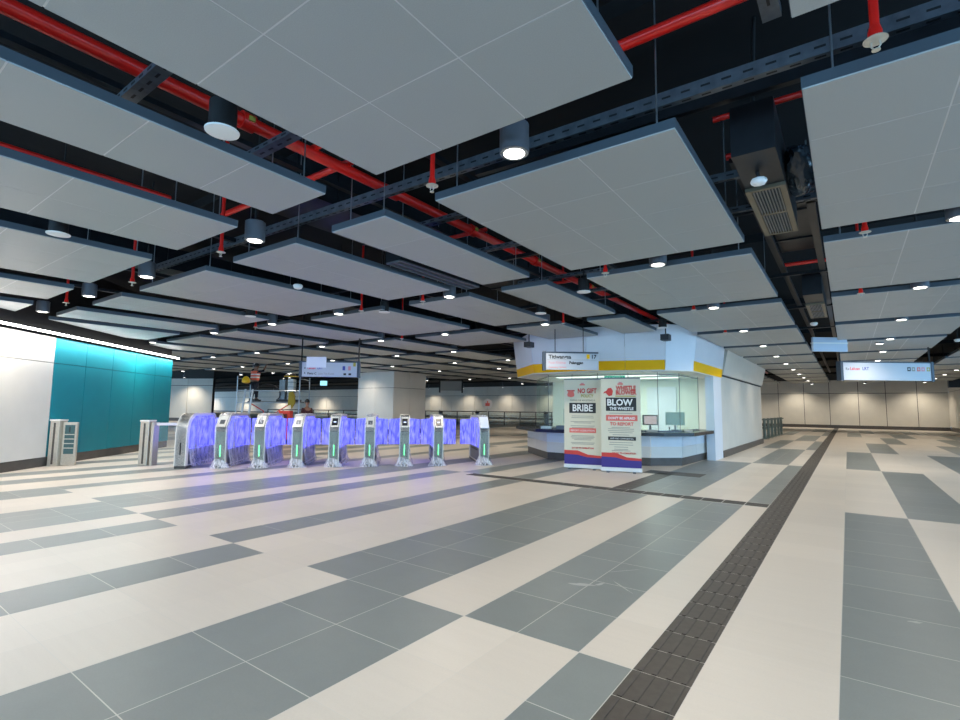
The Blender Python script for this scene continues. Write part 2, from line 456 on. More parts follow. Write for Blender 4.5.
# left wall runs diagonally; white cladding, then teal
WL0 = Vector((-9.6, -1.62)); WD = Vector((-4.49, 4.82)).normalized(); WEND = Vector((-18.15, 7.55))
LW = (WEND - WL0).length
tealstart = (Vector((-14.46, 3.45)) - WL0).length
sec = []
nw = 4
for i in range(nw): sec.append(tealstart / nw)
for i in range(5): sec.append((LW - tealstart) / 5)
panel_wall('wall_left', (WEND.x, WEND.y), (WL0.x, WL0.y), 0.0, [0.20, 2.28, 2.86], list(reversed(sec)),
           lambda t: M_TEAL if t < LW - tealstart else M_WALL, skirt=0.20)
# return end of the diagonal wall and the dark bulkhead over it
nW = Vector((WD.y, -WD.x))   # towards the hall
b = MB()
bk = [WL0 - nW * 0.02, WEND - nW * 0.02, WEND - nW * 0.25, WL0 - nW * 0.25]
b.prism([(v.x, v.y) for v in bk], 2.87, 4.6, M_BLACK)
struct(b.build('trim_2'))
b = MB()
wa = WL0 + nW * 0.03; wb = WEND + WD * 0.3 + nW * 0.03
b.beam((wa.x, wa.y, 2.93), (wb.x, wb.y, 2.93), 0.07, 0.05, M_BLACK)
cove = b.build('cove_light')
b = MB(); wa2 = wa + nW * 0.05; wb2 = wb + nW * 0.05
b.beam((wa2.x, wa2.y, 2.935), (wb2.x, wb2.y, 2.935), 0.035, 0.045, L_LED)
tag(cove, 'continuous white light strip running along the top of the teal and white wall', 'light')
led = b.build('light_strip', cove)
mid = (wa2 + wb2) / 2
al = area_light('cove_glow', (mid.x + nW.x*0.1, mid.y + nW.y*0.1, 2.88), ((wb - wa).length, 0.05), 110, (1, 0.98, 0.95),
                (math.radians(-12), 0, math.atan2(WD.y, WD.x)))
# far wall across the back
panel_wall('wall_back', (6.35, 53.0), (-119, 53.0), 0.0, [0.25, 2.95, 4.1], [1.85, 1.95, 1.8, 2.0], lambda t: M_CREAM, skirt=0.25, joint=0.04, top_back=4.6)
panel_wall('wall_right', (6.35, 24.0), (6.35, 53.0), 0.0, [0.3, 3.0, 4.1], [2.6], lambda t: M_CREAM, skirt=0.3, joint=0.03, top_back=4.5)
panel_wall('wall_far_left', (-43.0, 21.2), (-52.0, 17.0), 0.0, [0.25, 3.0, 3.6], [2.4, 2.2], lambda t: M_CREAM, skirt=0.25, joint=0.04, top_back=4.55)

# clad column behind the gates
def column(name, x0, y0, x1, y1, h, label):
    c = MB()
    c.box((x0+.05, y0+.05, 0), (x1-.05, y1-.05, h), M_JOINT)
    c.box((x0+.02, y0+.02, 0), (x1-.02, y1-.02, 0.25), M_SKIRT)
    o = c.build(name); tag(o, label, 'column')
    for (ax, ay, bx, by) in ((x0,y0,x1,y0),(x1,y0,x1,y1),(x1,y1,x0,y1),(x0,y1,x0,y0)):
        k = MB(); n = 2; d = Vector((bx-ax, by-ay)); L = d.length; d /= L; nn = Vector((d.y, -d.x))
        for i in range(n):
            for z0, z1 in ((0.25, 2.35), (2.37, h)):
                a = Vector((ax, ay)) + d * (L*i/n + .008) ; e = Vector((ax, ay)) + d * (L*(i+1)/n - .008)
                k.prism([(a.x-nn.x*.05, a.y-nn.y*.05), (e.x-nn.x*.05, e.y-nn.y*.05), (e.x, e.y), (a.x, a.y)][::-1], z0, z1, M_WALL)
        k.build('cladding', o)
    return o
column('clad_column', -21.3, 18.2, -18.6, 20.6, 3.19, 'broad pale panelled column behind the ticket gates')

# ------------------------------------------------------------------ ceiling panels
ZP = 3.20; TP = 0.075
CX = [(5.45, 7.5, 3), (2.7, 4.8, 3), (-0.13, 1.99, 3), (-2.87, -0.82, 3), (-4.30, -3.50, 1), (-6.28, -4.93, 2), (-9.15, -6.98, 3),
      (-11.25, -9.88, 2), (-13.35, -12.1, 2), (-16.0, -14.0, 3), (-18.0, -16.65, 2), (-20.7, -18.65, 3), (-22.6, -21.35, 2), (-25.3, -23.2, 3), (-27.2, -25.9, 2), (-29.8, -27.8, 3)]
CNAME = ['far right', 'outer right', 'right of the service channel', 'left of the service channel', 'in the narrow column beside the red pipe',
         'second left of the red pipe', 'third left of the red pipe', 'fourth left of the red pipe', 'fifth left of the red pipe',
         'sixth left of the red pipe', 'seventh left of the red pipe', 'eighth left of the red pipe', 'ninth left of the red pipe',
         'tenth left of the red pipe', 'eleventh left of the red pipe', 'twelfth left of the red pipe']
S0 = [-0.12] + [3.25 + 3.22 * k for k in range(11)]
E0 = [2.61] + [5.97 + 3.22 * k for k in range(11)]
BOOTH_FRONT = 11.85
def in_booth(x0, x1, y0, y1): return x1 > -9.3 and x0 < -3.0 and y1 > 12.2 and y0 < 26
npan = 0
for r, (ya, yb) in enumerate(zip(S0, E0)):
    for c, (xa, xb, nseam) in enumerate(CX):
        y0, y1 = ya, yb
        if r == 0 and xb < 0: xa -= 0.055; xb -= 0.055
        if xa < -3 and xb > -8.2 and y0 < 12 < y1: y1 = 11.75
        if in_booth(xa, xb, y0, y1): continue
        # rear end of the panelled zone is stepped
        if y0 > 36.5 or (y0 + y1) / 2 > 15.0 + ((xa + xb) / 2 + 27) * 1.65: continue
        if not visible([(xa, y0, ZP), (xb, y0, ZP), (xb, y1, ZP), (xa, y1, ZP)], 60): continue
        nr = max(1, round((y1 - y0) / 0.68)); near = r < 5 and xa > -15
        if not near: nr = 2
        P0 = WEND if False else WL0 + nW * 0.12
        b = MB(); ok = False
        cl = clip([(xa, y0), (xb, y0), (xb, y1), (xa, y1)], P0.x, P0.y, nW.x, nW.y) if xa > -19.5 and y0 < 9.0 and (y1 < 9.1) else [(xa, y0), (xb, y0), (xb, y1), (xa, y1)]
        if len(cl) < 3: continue
        # frame body, slightly above the face tiles
        ins = 0.004
        b.prism(cl, ZP + 0.008, ZP + TP, M_FRAME)
        b.prism(clip(clip(clip(clip(cl, xa+.01, 0, 1, 0), xb-.01, 0, -1, 0), 0, y0+.01, 0, 1), 0, y1-.01, 0, -1), ZP + 0.0015, ZP + 0.008, M_SEAM)
        g = 0.003 if near else 0.007
        for i in range(nseam):
            for j in range(nr):
                a0 = xa + (xb - xa) * i / nseam; a1 = xa + (xb - xa) * (i + 1) / nseam
                q0 = y0 + (y1 - y0) * j / nr; q1 = y0 + (y1 - y0) * (j + 1) / nr
                t = [(a0 + g, q0 + g), (a1 - g, q0 + g), (a1 - g, q1 - g), (a0 + g, q1 - g)]
                if len(cl) != 4 or xa < -9: 
                    if xa > -19.5 and y1 < 9.1: t = clip(t, P0.x, P0.y, nW.x, nW.y)
                if len(t) < 3: continue
                # chamfered face tile
                cxm = sum(p[0] for p in t) / len(t); cym = sum(p[1] for p in t) / len(t)
                e = 0.002
                low = [(p[0] + (e if p[0] < cxm else -e), p[1] + (e if p[1] < cym else -e)) for p in t]
                b.prism(low, ZP, ZP + 0.008, M_PANEL, top=t); ok = True
        if not ok: continue
        npan += 1
        lab = 'grey perforated ceiling panel %s, %s row from the camera' % (CNAME[c], ORD[r])
        cxx = sum(p[0] for p in cl) / len(cl); cyy = sum(p[1] for p in cl) / len(cl)
        b.v = [(vx - cxx, vy - cyy, vz - ZP) for vx, vy, vz in b.v]
        o = b.build('ceiling_panel', loc=(cxx, cyy, ZP)); tag(o, lab, 'ceiling panel', 'suspended ceiling panels')
        if r < 3 and len(cl) == 4 and xa > -10:
            for sx in (xa + 0.15, xb - 0.15):
                for sy in (y0 + 0.12, y1 - 0.12):
                    k = MB(); k.tube([(0, 0, 0), (0, 0, 4.6 - ZP - TP)], 0.006, M_ROD, 6)
                    k.build('suspension_rod', o, (sx - cxx, sy - cyy, TP))

# ------------------------------------------------------------------ lamps
def can_light(x, y, lit, label, z=3.17, first=[None, None]):
    i = 0 if lit else 1
    if first[i] is None:
        t = thing('downlight' if lit else 'ceiling_speaker', label, 'ceiling light' if lit else 'speaker', (x, y, z), 0,
                  'cylinder downlights' if lit else 'white disc ceiling speakers')
        if lit:
            b = MB(); b.lathe([(0.098, 0.0), (0.104, 0.004), (0.104, 0.205), (0.09, 0.215), (0.02, 0.216)][::1], M_CAN, n=28)
            b.lathe([(0.080, 0.0005), (0.098, 0.0)], M_WHITE, n=28)
            b.build('housing', t, smooth=True)
            k = MB(); k.lathe([(0.074, -0.003), (0.074, -0.0005)], L_LAMP, n=28); k.build('lens', t)
            k = MB(); k.tube([(0, 0, 0.21), (0, 0, 1.4)], 0.012, M_BLACK, 8); k.build('stem', t)
            d = bpy.data.lights.new('downlight_lamp', 'SPOT'); d.energy = LAMP_W; d.color = LAMP_RGB
            d.spot_size = math.radians(150); d.spot_blend = 1.0; d.shadow_soft_size = 0.07
            lo = bpy.data.objects.new('downlight_lamp', d); COL.objects.link(lo); lo.parent = t; lo.location = (0, 0, -0.02)
        else:
            b = MB(); b.lathe([(0.085, 0.012), (0.085, 0.2), (0.07, 0.21)], M_BLACK, n=28); b.build('housing', t, smooth=True)
            b = MB(); b.lathe([(0.08, -0.004), (0.104, 0.0), (0.106, 0.010), (0.086, 0.012)], M_WHITE, n=32); b.build('grille', t, smooth=True)
            k = MB(); k.tube([(0, 0, 0.205), (0, 0, 1.4)], 0.008, M_BLACK, 6); k.build('stem', t)
        first[i] = t
        return t
    return dup(first[i], (x, y, z), 0, label)
LX = [(3.75, 'right-hand'), (0.92, 'just right of the service channel'), (-1.82, 'just left of the service channel'), (-5.15, 'first left of the red pipe'),
      (-7.93, 'second left of the red pipe'), (-10.2, 'third left of the red pipe'), (-12.75, 'fourth left of the red pipe'), (-16.3, 'fifth left of the red pipe'),
      (-19.3, 'sixth left of the red pipe'), (-22.9, 'seventh left of the red pipe'), (-25.6, 'eighth left of the red pipe'), (-28.9, 'ninth left of the red pipe')]
for k in range(12):
    yl = [2.89, 6.23, 9.45, 12.60, 15.83, 19.05, 22.27, 25.5, 28.7, 31.9, 35.15, 39.5][k]
    for xl, nm in LX:
        if k == 0 and xl > 0: continue
        if in_booth(xl - .1, xl + .1, yl, yl): continue
        if yl > 36 and not -14 < xl < 5: continue
        if (Vector((xl, yl)) - WL0).dot(nW) < 0.3 and yl < 9: continue
        if k > 5 and k % 2 == 0 and xl < -3: continue
        if xl < -22 and yl > 27: continue
        if not visible([(xl, yl, 3.17)], 30): continue
        can_light(xl, yl, True, 'round grey can downlight, lit, %s, %s gap from the camera' % (nm, ORD[k]))
can_light(0.75, 16.75, True, 'round grey can downlight, lit, right in front of the wide direction sign')
can_light(-20.3, 17.3, True, 'round grey can downlight, lit, in front of the broad clad column')
# lamps over the part of the hall behind the camera light the near floor
for xl, yl in ((-1.8, -0.35), (-5.15, -0.35), (0.92, -0.35), (3.7, 2.89), (0.92, 2.89)):
    d = bpy.data.lights.new('near_lamp', 'SPOT'); d.energy = LAMP_W; d.color = LAMP_RGB; d.spot_size = math.radians(150); d.spot_blend = 1.0; d.shadow_soft_size = 0.07
    lo = bpy.data.objects.new('near_lamp', d); COL.objects.link(lo); lo.location = (xl, yl, 3.14)
for x, y, lb in ((-3.25, 1.56, 'large white disc speaker beside the red pipe near the camera'), (-6.72, 1.59, 'white disc speaker between left ceiling panels near the wall'),
              (-7.05, 6.6, 'white disc speaker left of the lit lamp in the second gap'), (-4.62, 8.3, 'white disc speaker above the gates side of the booth'),
              (-9.7, 5.44, 'small white disc speaker near the teal end of the ceiling'), (-3.2, 7.1, 'white disc speaker hanging beside the red pipe before the booth'),
              (-3.2, 11.2, 'white disc speaker hanging close to the booth fascia')):
    can_light(x, y, False, lb)
# pale dome detectors hanging between panels
det = None
for x, y, z, lb in ((-6.72, 4.5, 3.16, 'white dome detector in the gap over the left gates'), (-0.5, 12.75, 3.2, 'white dome detector in the service channel past the second grille'),
                    (2.35, 17.5, 3.2, 'white dome detector in the far right channel')):
    if det is None:
        det = thing('smoke_detector', lb, 'detector', (x, y, z), 0, 'dome detectors')
        b = MB(); b.lathe([(0.03, 0), (0.055, 0.01), (0.07, 0.04), (0.07, 0.06), (0.05, 0.075)], M_WHITE, n=20); b.build('body', det, smooth=True)
        b = MB(); b.tube([(0, 0, 0.07), (0, 0, 1.4)], 0.009, M_BLACK, 6); b.build('stem', det)
    else: dup(det, (x, y, z), 0, lb)

# sprinklers
spr = None
for x, y, lb in ((-2.64, 2.95, 'red drop pipe sprinkler in front of the large panel by the red main'), (0.19, 2.95, 'large red sprinkler drop at the top right of the frame'),
                 (0.22, 6.2, 'red sprinkler between right panels, second gap'), (0.24, 9.45, 'red sprinkler between right panels, third gap'),
                 (-2.50, 6.23, 'red sprinkler left of the lit lamp in the second gap'), (-2.15, 9.45, 'red sprinkler in the third gap before the service channel'),
                 (-2.2, 12.62, 'small red sprinkler in the fourth gap'),
                 (-5.87, 2.89, 'red sprinkler right of the left can lamp, first gap'), (-8.45, 2.9, 'red sprinkler between the two left can lamps'),
                 (-11.2, 2.85, 'red sprinkler near the teal corner, first gap'), (-7.9 + .6, 5.05 + 1.2, 'red sprinkler over the gates, second gap'),
                 (-5.75, 6.25, 'red sprinkler over the last gates, second gap'), (-10.9, 6.25, 'red sprinkler above the first gates, second gap'),
                 (-9.4, 9.45, 'red sprinkler deep over the gates, third gap'), (-4.75, 9.5, 'red sprinkler in front of the booth, third gap')):
    if spr is None:
        spr = thing('sprinkler', lb, 'sprinkler', (x, y, 3.12), 0, 'red drop sprinklers')
        b = MB(); b.tube([(0, 0, 0.09), (0, 0, 1.47)], 0.02, M_RED, 12); b.lathe([(0.03, 0.05), (0.03, 0.09), (0.022, 0.12)], M_RED, n=14); b.build('drop_pipe', spr, smooth=True)
        b = MB(); b.lathe([(0.02, 0.043), (0.05, 0.047), (0.05, 0.051), (0.02, 0.055)], M_STAIN, n=20); b.build('rose', spr)
        b = MB(); b.tube([(-0.016, 0, 0.045), (-0.018, 0, 0.02), (-0.006, 0, 0)], 0.004, M_STAIN, 6); b.tube([(0.016, 0, 0.045), (0.018, 0, 0.02), (0.006, 0, 0)], 0.004, M_STAIN, 6)
        b.lathe([(0.018, -0.004), (0.018, 0.0), (0.008, 0.002)], M_STAIN, n=12); b.build('head', spr)
    else: dup(spr, (x, y, 3.12), 0, lb)

# ------------------------------------------------------------------ services above the panels
def service(name, label, cat, fn, parts=()):
    b = MB(); fn(b); o = b.build(name, smooth=('pipe' in name)); tag(o, label, cat)
    return o
o = service('fire_main_pipe', 'large red fire main pipe running back beside the narrow ceiling panels', 'pipe',
        lambda b: b.tube([(-3.97, -1.5, 3.75), (-3.97, 36, 3.75)], 0.055, M_RED, 16))
for yy in (2.05, 3.75, 5.2, 6.9, 9.0):
    b = MB(); b.tube([(-3.97, yy, 3.75), (-3.97, yy + 0.11, 3.75)], 0.075, M_RED, 14)
    b.box((-4.06, yy + .03, 3.73), (-3.88, yy + .08, 3.77), M_OLIVE); b.build('pipe_coupling', o, smooth=True)
def branch(p, q, r, lb, name='branch_pipe'):
    b = MB(); b.tube([p, q], r, M_RED, 12); o = b.build(name, smooth=True); tag(o, lb, 'pipe')
branch((-3.9, 3.15, 3.82), (-6.4, 3.15, 3.82), 0.035, 'red branch pipe leaving the fire main to the left, first gap')
branch((-3.95, 5.55, 3.85), (-5.0, 5.55, 3.85), 0.03, 'short red branch pipe crossing behind the main, second panel row')
branch((-3.97, 2.75, 3.80), (-2.0, 2.75, 3.80), 0.03, 'red branch pipe crossing under the near large panel edge')
branch((-1.45, 3.25, 3.92), (3.5, 3.25, 3.92), 0.04, 'long red cross pipe above the near end of the service channel')
branch((-0.84, 4.6, 3.92), (2.0, 4.6, 3.92), 0.026, 'red cross pipe over the middle of the service channel')
branch((-0.9, 5.55, 4.0), (-0.55, 5.55, 4.0), 0.035, 'short red pipe stub beside the air grille box')
branch((-0.75, 9.4, 3.75), (0.1, 9.4, 3.75), 0.03, 'red cross pipe in the service channel behind the third gap')
branch((-4.0, 8.6, 3.8), (-5.2, 8.6, 3.8), 0.03, 'red branch pipe before the booth in the narrow column')
branch((-6.6, 2.6, 3.9), (-6.6, -1, 3.9), 0.03, 'thin red pipe above the second panel row left')
branch((-9.5, 2.8, 3.8), (-12, 2.8, 3.8), 0.03, 'red pipe in the first gap near the teal wall')

def strut(b, p, q, w=0.09, h=0.05, slots=True):
    """slotted channel"""
    b.beam(p, q, w, h, M_STEEL)
    p = Vector(p); q = Vector(q); d = (q - p); L = d.length; d /= L
    r = d.cross(Vector((0, 0, 1))).normalized()
    n = int(L / 0.13)
    for i in range(n):
        c = p + d * (0.065 + i * 0.13)
        b.beam(c - d * 0.03 - Vector((0, 0, 1)) * (h/2), c + d * 0.03 - Vector((0, 0, 1)) * (h/2), 0.016, 0.004, M_BLACK)
        if slots: b.beam(c - d * 0.03 - r * (-w/2), c + d * 0.03 - r * (-w/2), 0.004, 0.014, M_BLACK)
b = MB(); strut(b, (-9.2, 3.42, 3.6), (3.4, 3.62, 3.6), 0.055, 0.10)
b.beam((-9.2, 3.55, 3.66), (3.4, 3.75, 3.66), 0.02, 0.03, M_STEEL)
tag(b.build('cable_tray'), 'long slotted steel cable tray crossing the first gap right to left', 'cable tray')
b = MB(); b.beam((-2.9, 3.9, 3.75), (2.2, 4.08, 3.75), 0.06, 0.12, M_STEEL2)
tag(b.build('cable_trunking'), 'plain dark trunking just behind the slotted tray', 'cable tray')
b = MB(); strut(b, (-0.95, 4.82, 3.48), (-0.02, 4.86, 3.48), 0.05, 0.07); tag(b.build('support_channel'), 'short slotted channel carrying the near air grille box', 'bracket')
b = MB(); strut(b, (-0.95, 5.9, 3.55), (-0.02, 5.95, 3.55), 0.05, 0.06); tag(b.build('support_channel'), 'slotted channel crossing behind the near air grille box', 'bracket')
b = MB(); strut(b, (-0.30, 0.6, 3.75), (-0.26, 3.3, 3.75), 0.10, 0.06); tag(b.build('support_channel'), 'slotted upright channel running back at the top of the service channel', 'bracket')
for i, (yy, nm) in enumerate(((0.2, 'nearest'), (1.28, 'second'), (2.25, 'third'), (4.35, 'fourth'), (5.55, 'fifth'), (7.4, 'sixth'), (8.6, 'seventh'))):
    b = MB(); strut(b, (-4.55, yy, 3.56), (-2.9, yy, 3.56), 0.10, 0.045); tag(b.build('pipe_bracket'), 'slotted dark bracket under the red main, %s from the camera' % nm, 'bracket', 'brackets under the red main')
for i, (xx, y0, y1, z, lb) in enumerate(((-4.7, 0, 20, 3.95, 'dark trunking left of the red main'), (-3.2, 3, 30, 3.85, 'dark trunking right of the red main'),
                   (-6.62, -1, 20, 3.6, 'dark strut rail in the third channel left'), (-9.5, -1, 20, 3.6, 'dark strut rail in the fourth channel left'), (-11.7, 1, 20, 3.6, 'dark strut rail in the fifth channel left'),
                   (-0.75, 5, 36, 3.7, 'dark cable tray along the left side of the service channel'), (-0.22, 5, 36, 3.62, 'dark cable tray along the right side of the service channel'))):
    b = MB(); b.beam((xx, y0, z), (xx, y1, z), 0.08, 0.05, M_STEEL2); tag(b.build('cable_rail'), lb, 'cable tray')
for i, (yy, z, w) in enumerate(((6.23, 3.62, 0.06), (9.45, 3.6, 0.06), (12.6, 3.6, 0.06), (15.85, 3.6, 0.08))):
    b = MB(); b.beam((-20 if i else -12, yy, z), (6, yy, z), w, 0.05, M_STEEL2); tag(b.build('cross_rail'), 'dark steel rail crossing above the %s gap between panel rows' % ORD[i + 1], 'rail')
    b = MB()
for i, (x0, y0, x1, y1, z0, z1, lb) in enumerate(((-2.6, -1, -1.6, 2.4, 3.9, 4.4, 'dark air duct above the near large panel'), (-6.1, 3.4, -5.2, 16, 3.95, 4.4, 'dark air duct above the second left panels'),
        (1.0, 0.2, 1.8, 2.4, 3.9, 4.3, 'dark air duct over the top right corner'), (-10.8, 1, -10.1, 18, 3.9, 4.3, 'dark air duct over the fourth left panels'),
        (-0.72, 6.5, -0.25, 9.0, 3.85, 4.2, 'dark ribbed duct in the service channel'))):
    b = MB(); b.box((x0, y0, z0), (x1, y1, z1), M_STEEL2)
    yy = y0 + 0.6
    while yy < y1: b.box((x0 - .02, yy, z0 - .02), (x1 + .02, yy + .04, z1 + .02), M_STEEL2); yy += 1.2
    dk = tag(b.build('air_duct'), lb, 'duct')
    for hy in (y0 + .4, y1 - .4):
        for hx in (x0 + .01, x1 - .01):
            k = MB(); k.tube([(hx, hy, z1 - .02), (hx, hy, 4.6)], .008, M_ROD, 6); k.build('hanger', dk)
b = MB(); b.tube([(-0.95 + 0.02*math.sin(i), 2.4 + 0.11*i, 4.3) for i in range(8)], 0.07, M_CAN, 12, radii=[0.07 if i % 2 else 0.055 for i in range(8)])
tag(b.build('flexible_duct', smooth=True), 'silvery flexible duct hanging dark in the service channel', 'duct')

# air grille boxes in the service channel
def grille_box(x0, y0, x1, y1, z, lb, box_front):
    cx, cy = (x0 + x1) / 2, (y0 + y1) / 2; t = thing('air_grille_box', lb, 'air vent', (cx, cy, z))
    b = MB(); b.box((x0 - cx + .005, box_front - cy, 0.03), (x1 - cx - .005, y1 - cy, 0.42), M_STEEL2); b.build('duct_body', t)
    b = MB(); fw = 0.045
    X0, X1, Y0, Y1 = x0 - cx, x1 - cx, y0 - cy, y1 - cy
    mt = mat('bronze_grille_frame', (0.16, 0.14, 0.10), 0.4, 0.6)
    b.box((X0, Y0, 0), (X0 + fw, Y1, 0.03), mt); b.box((X1 - fw, Y0, 0), (X1, Y1, 0.03), mt)
    for yy in (Y0, (Y0 + Y1) / 2 - .02, Y1 - .04): b.box((X0 + fw, yy, 0), (X1 - fw, yy + .04, 0.03), mt)
    b.build('frame', t)
    b = MB(); n = 9
    for i in range(n):
        xx = X0 + fw + (X1 - X0 - 2 * fw) * (i + 0.5) / n; b.box((xx - .003, Y0 + .03, 0.002), (xx + .003, Y1 - .03, 0.022), M_ROD)
    n = int((Y1 - Y0) / 0.045)
    for i in range(n):
        yy = Y0 + .04 + (Y1 - Y0 - .08) * (i + 0.5) / n; b.box((X0 + fw, yy - .003, 0.012), (X1 - fw, yy + .003, 0.026), M_STEEL)
    b.build('louvre', t)
grille_box(-0.63, 4.72, -0.33, 6.05, 3.25, 'bronze framed air grille with black box in the near service channel', 4.05)
grille_box(-0.52, 10.5, -0.24, 12.05, 3.25, 'smaller silver air grille farther back in the service channel', 9.7)
b = MB(); b.lathe([(0.02, 0.0), (0.05, 0.01), (0.062, 0.03), (0.055, 0.05), (0.03, 0.06)], M_WHITE, n=8)
ap = thing('wireless_access_point', 'white faceted detector hanging in front of the near air grille', 'detector', (-0.49, 4.42, 3.17))
b.build('body', ap)
b = MB(); b.tube([(0, 0, .06), (-.03, -.02, .25), (-.12, -.05, .30), (-.02, -.06, .5), (0.02, -.06, 1.38)], 0.014, M_BLACK, 8); b.build('cable', ap)
# crumpled black sheet around a duct beside the grille
bm = bmesh.new(); bmesh.ops.create_icosphere(bm, subdivisions=4, radius=1)
rr = random.Random(5)
for v in bm.verts:
    n = (math.sin(v.co.x*5+1)*math.cos(v.co.z*6) + math.sin(v.co.y*7+2)*0.6) * 0.07 + rr.uniform(-.02, .02)
    v.co = Vector((v.co.x * 0.14, v.co.y * 0.42, v.co.z * 0.16)) * (1 + n)
me = bpy.data.meshes.new('wrapped_duct_end'); bm.to_mesh(me); bm.free()
me.materials.append(mat('black_plastic_sheet', (0.02, 0.03, 0.04), 0.22, 0.0))
o = bpy.data.objects.new('wrapped_duct_end', me); COL.objects.link(o); o.location = (-0.24, 5.05, 3.47)
tag(o, 'crumpled black plastic bag wrapped over a duct end beside the grille', 'plastic bag')

# linear air diffuser between left panels
t = thing('linear_diffuser', 'long narrow dark air diffuser in the gap left of the narrow panels', 'air vent', (-4.62, 5.3, 3.22))
b = MB(); b.box((-0.13, -0.85, 0.02), (0.13, 0.85, 0.2), M_STEEL2); b.build('plenum', t)
for yy in (-.7, .7):
    k = MB(); k.tube([(0, yy, .2), (0, yy, 1.38)], .008, M_ROD, 6); k.build('hanger', t)
b = MB(); 
for xx in (-0.13, -0.005, 0.12): b.box((xx, -0.85, 0), (xx + .012, 0.85, 0.02), M_CAN)
for yy in (-0.85, 0.838): b.box((-0.13, yy, 0), (0.132, yy + .012, 0.02), M_CAN)
b.build('frame', t)

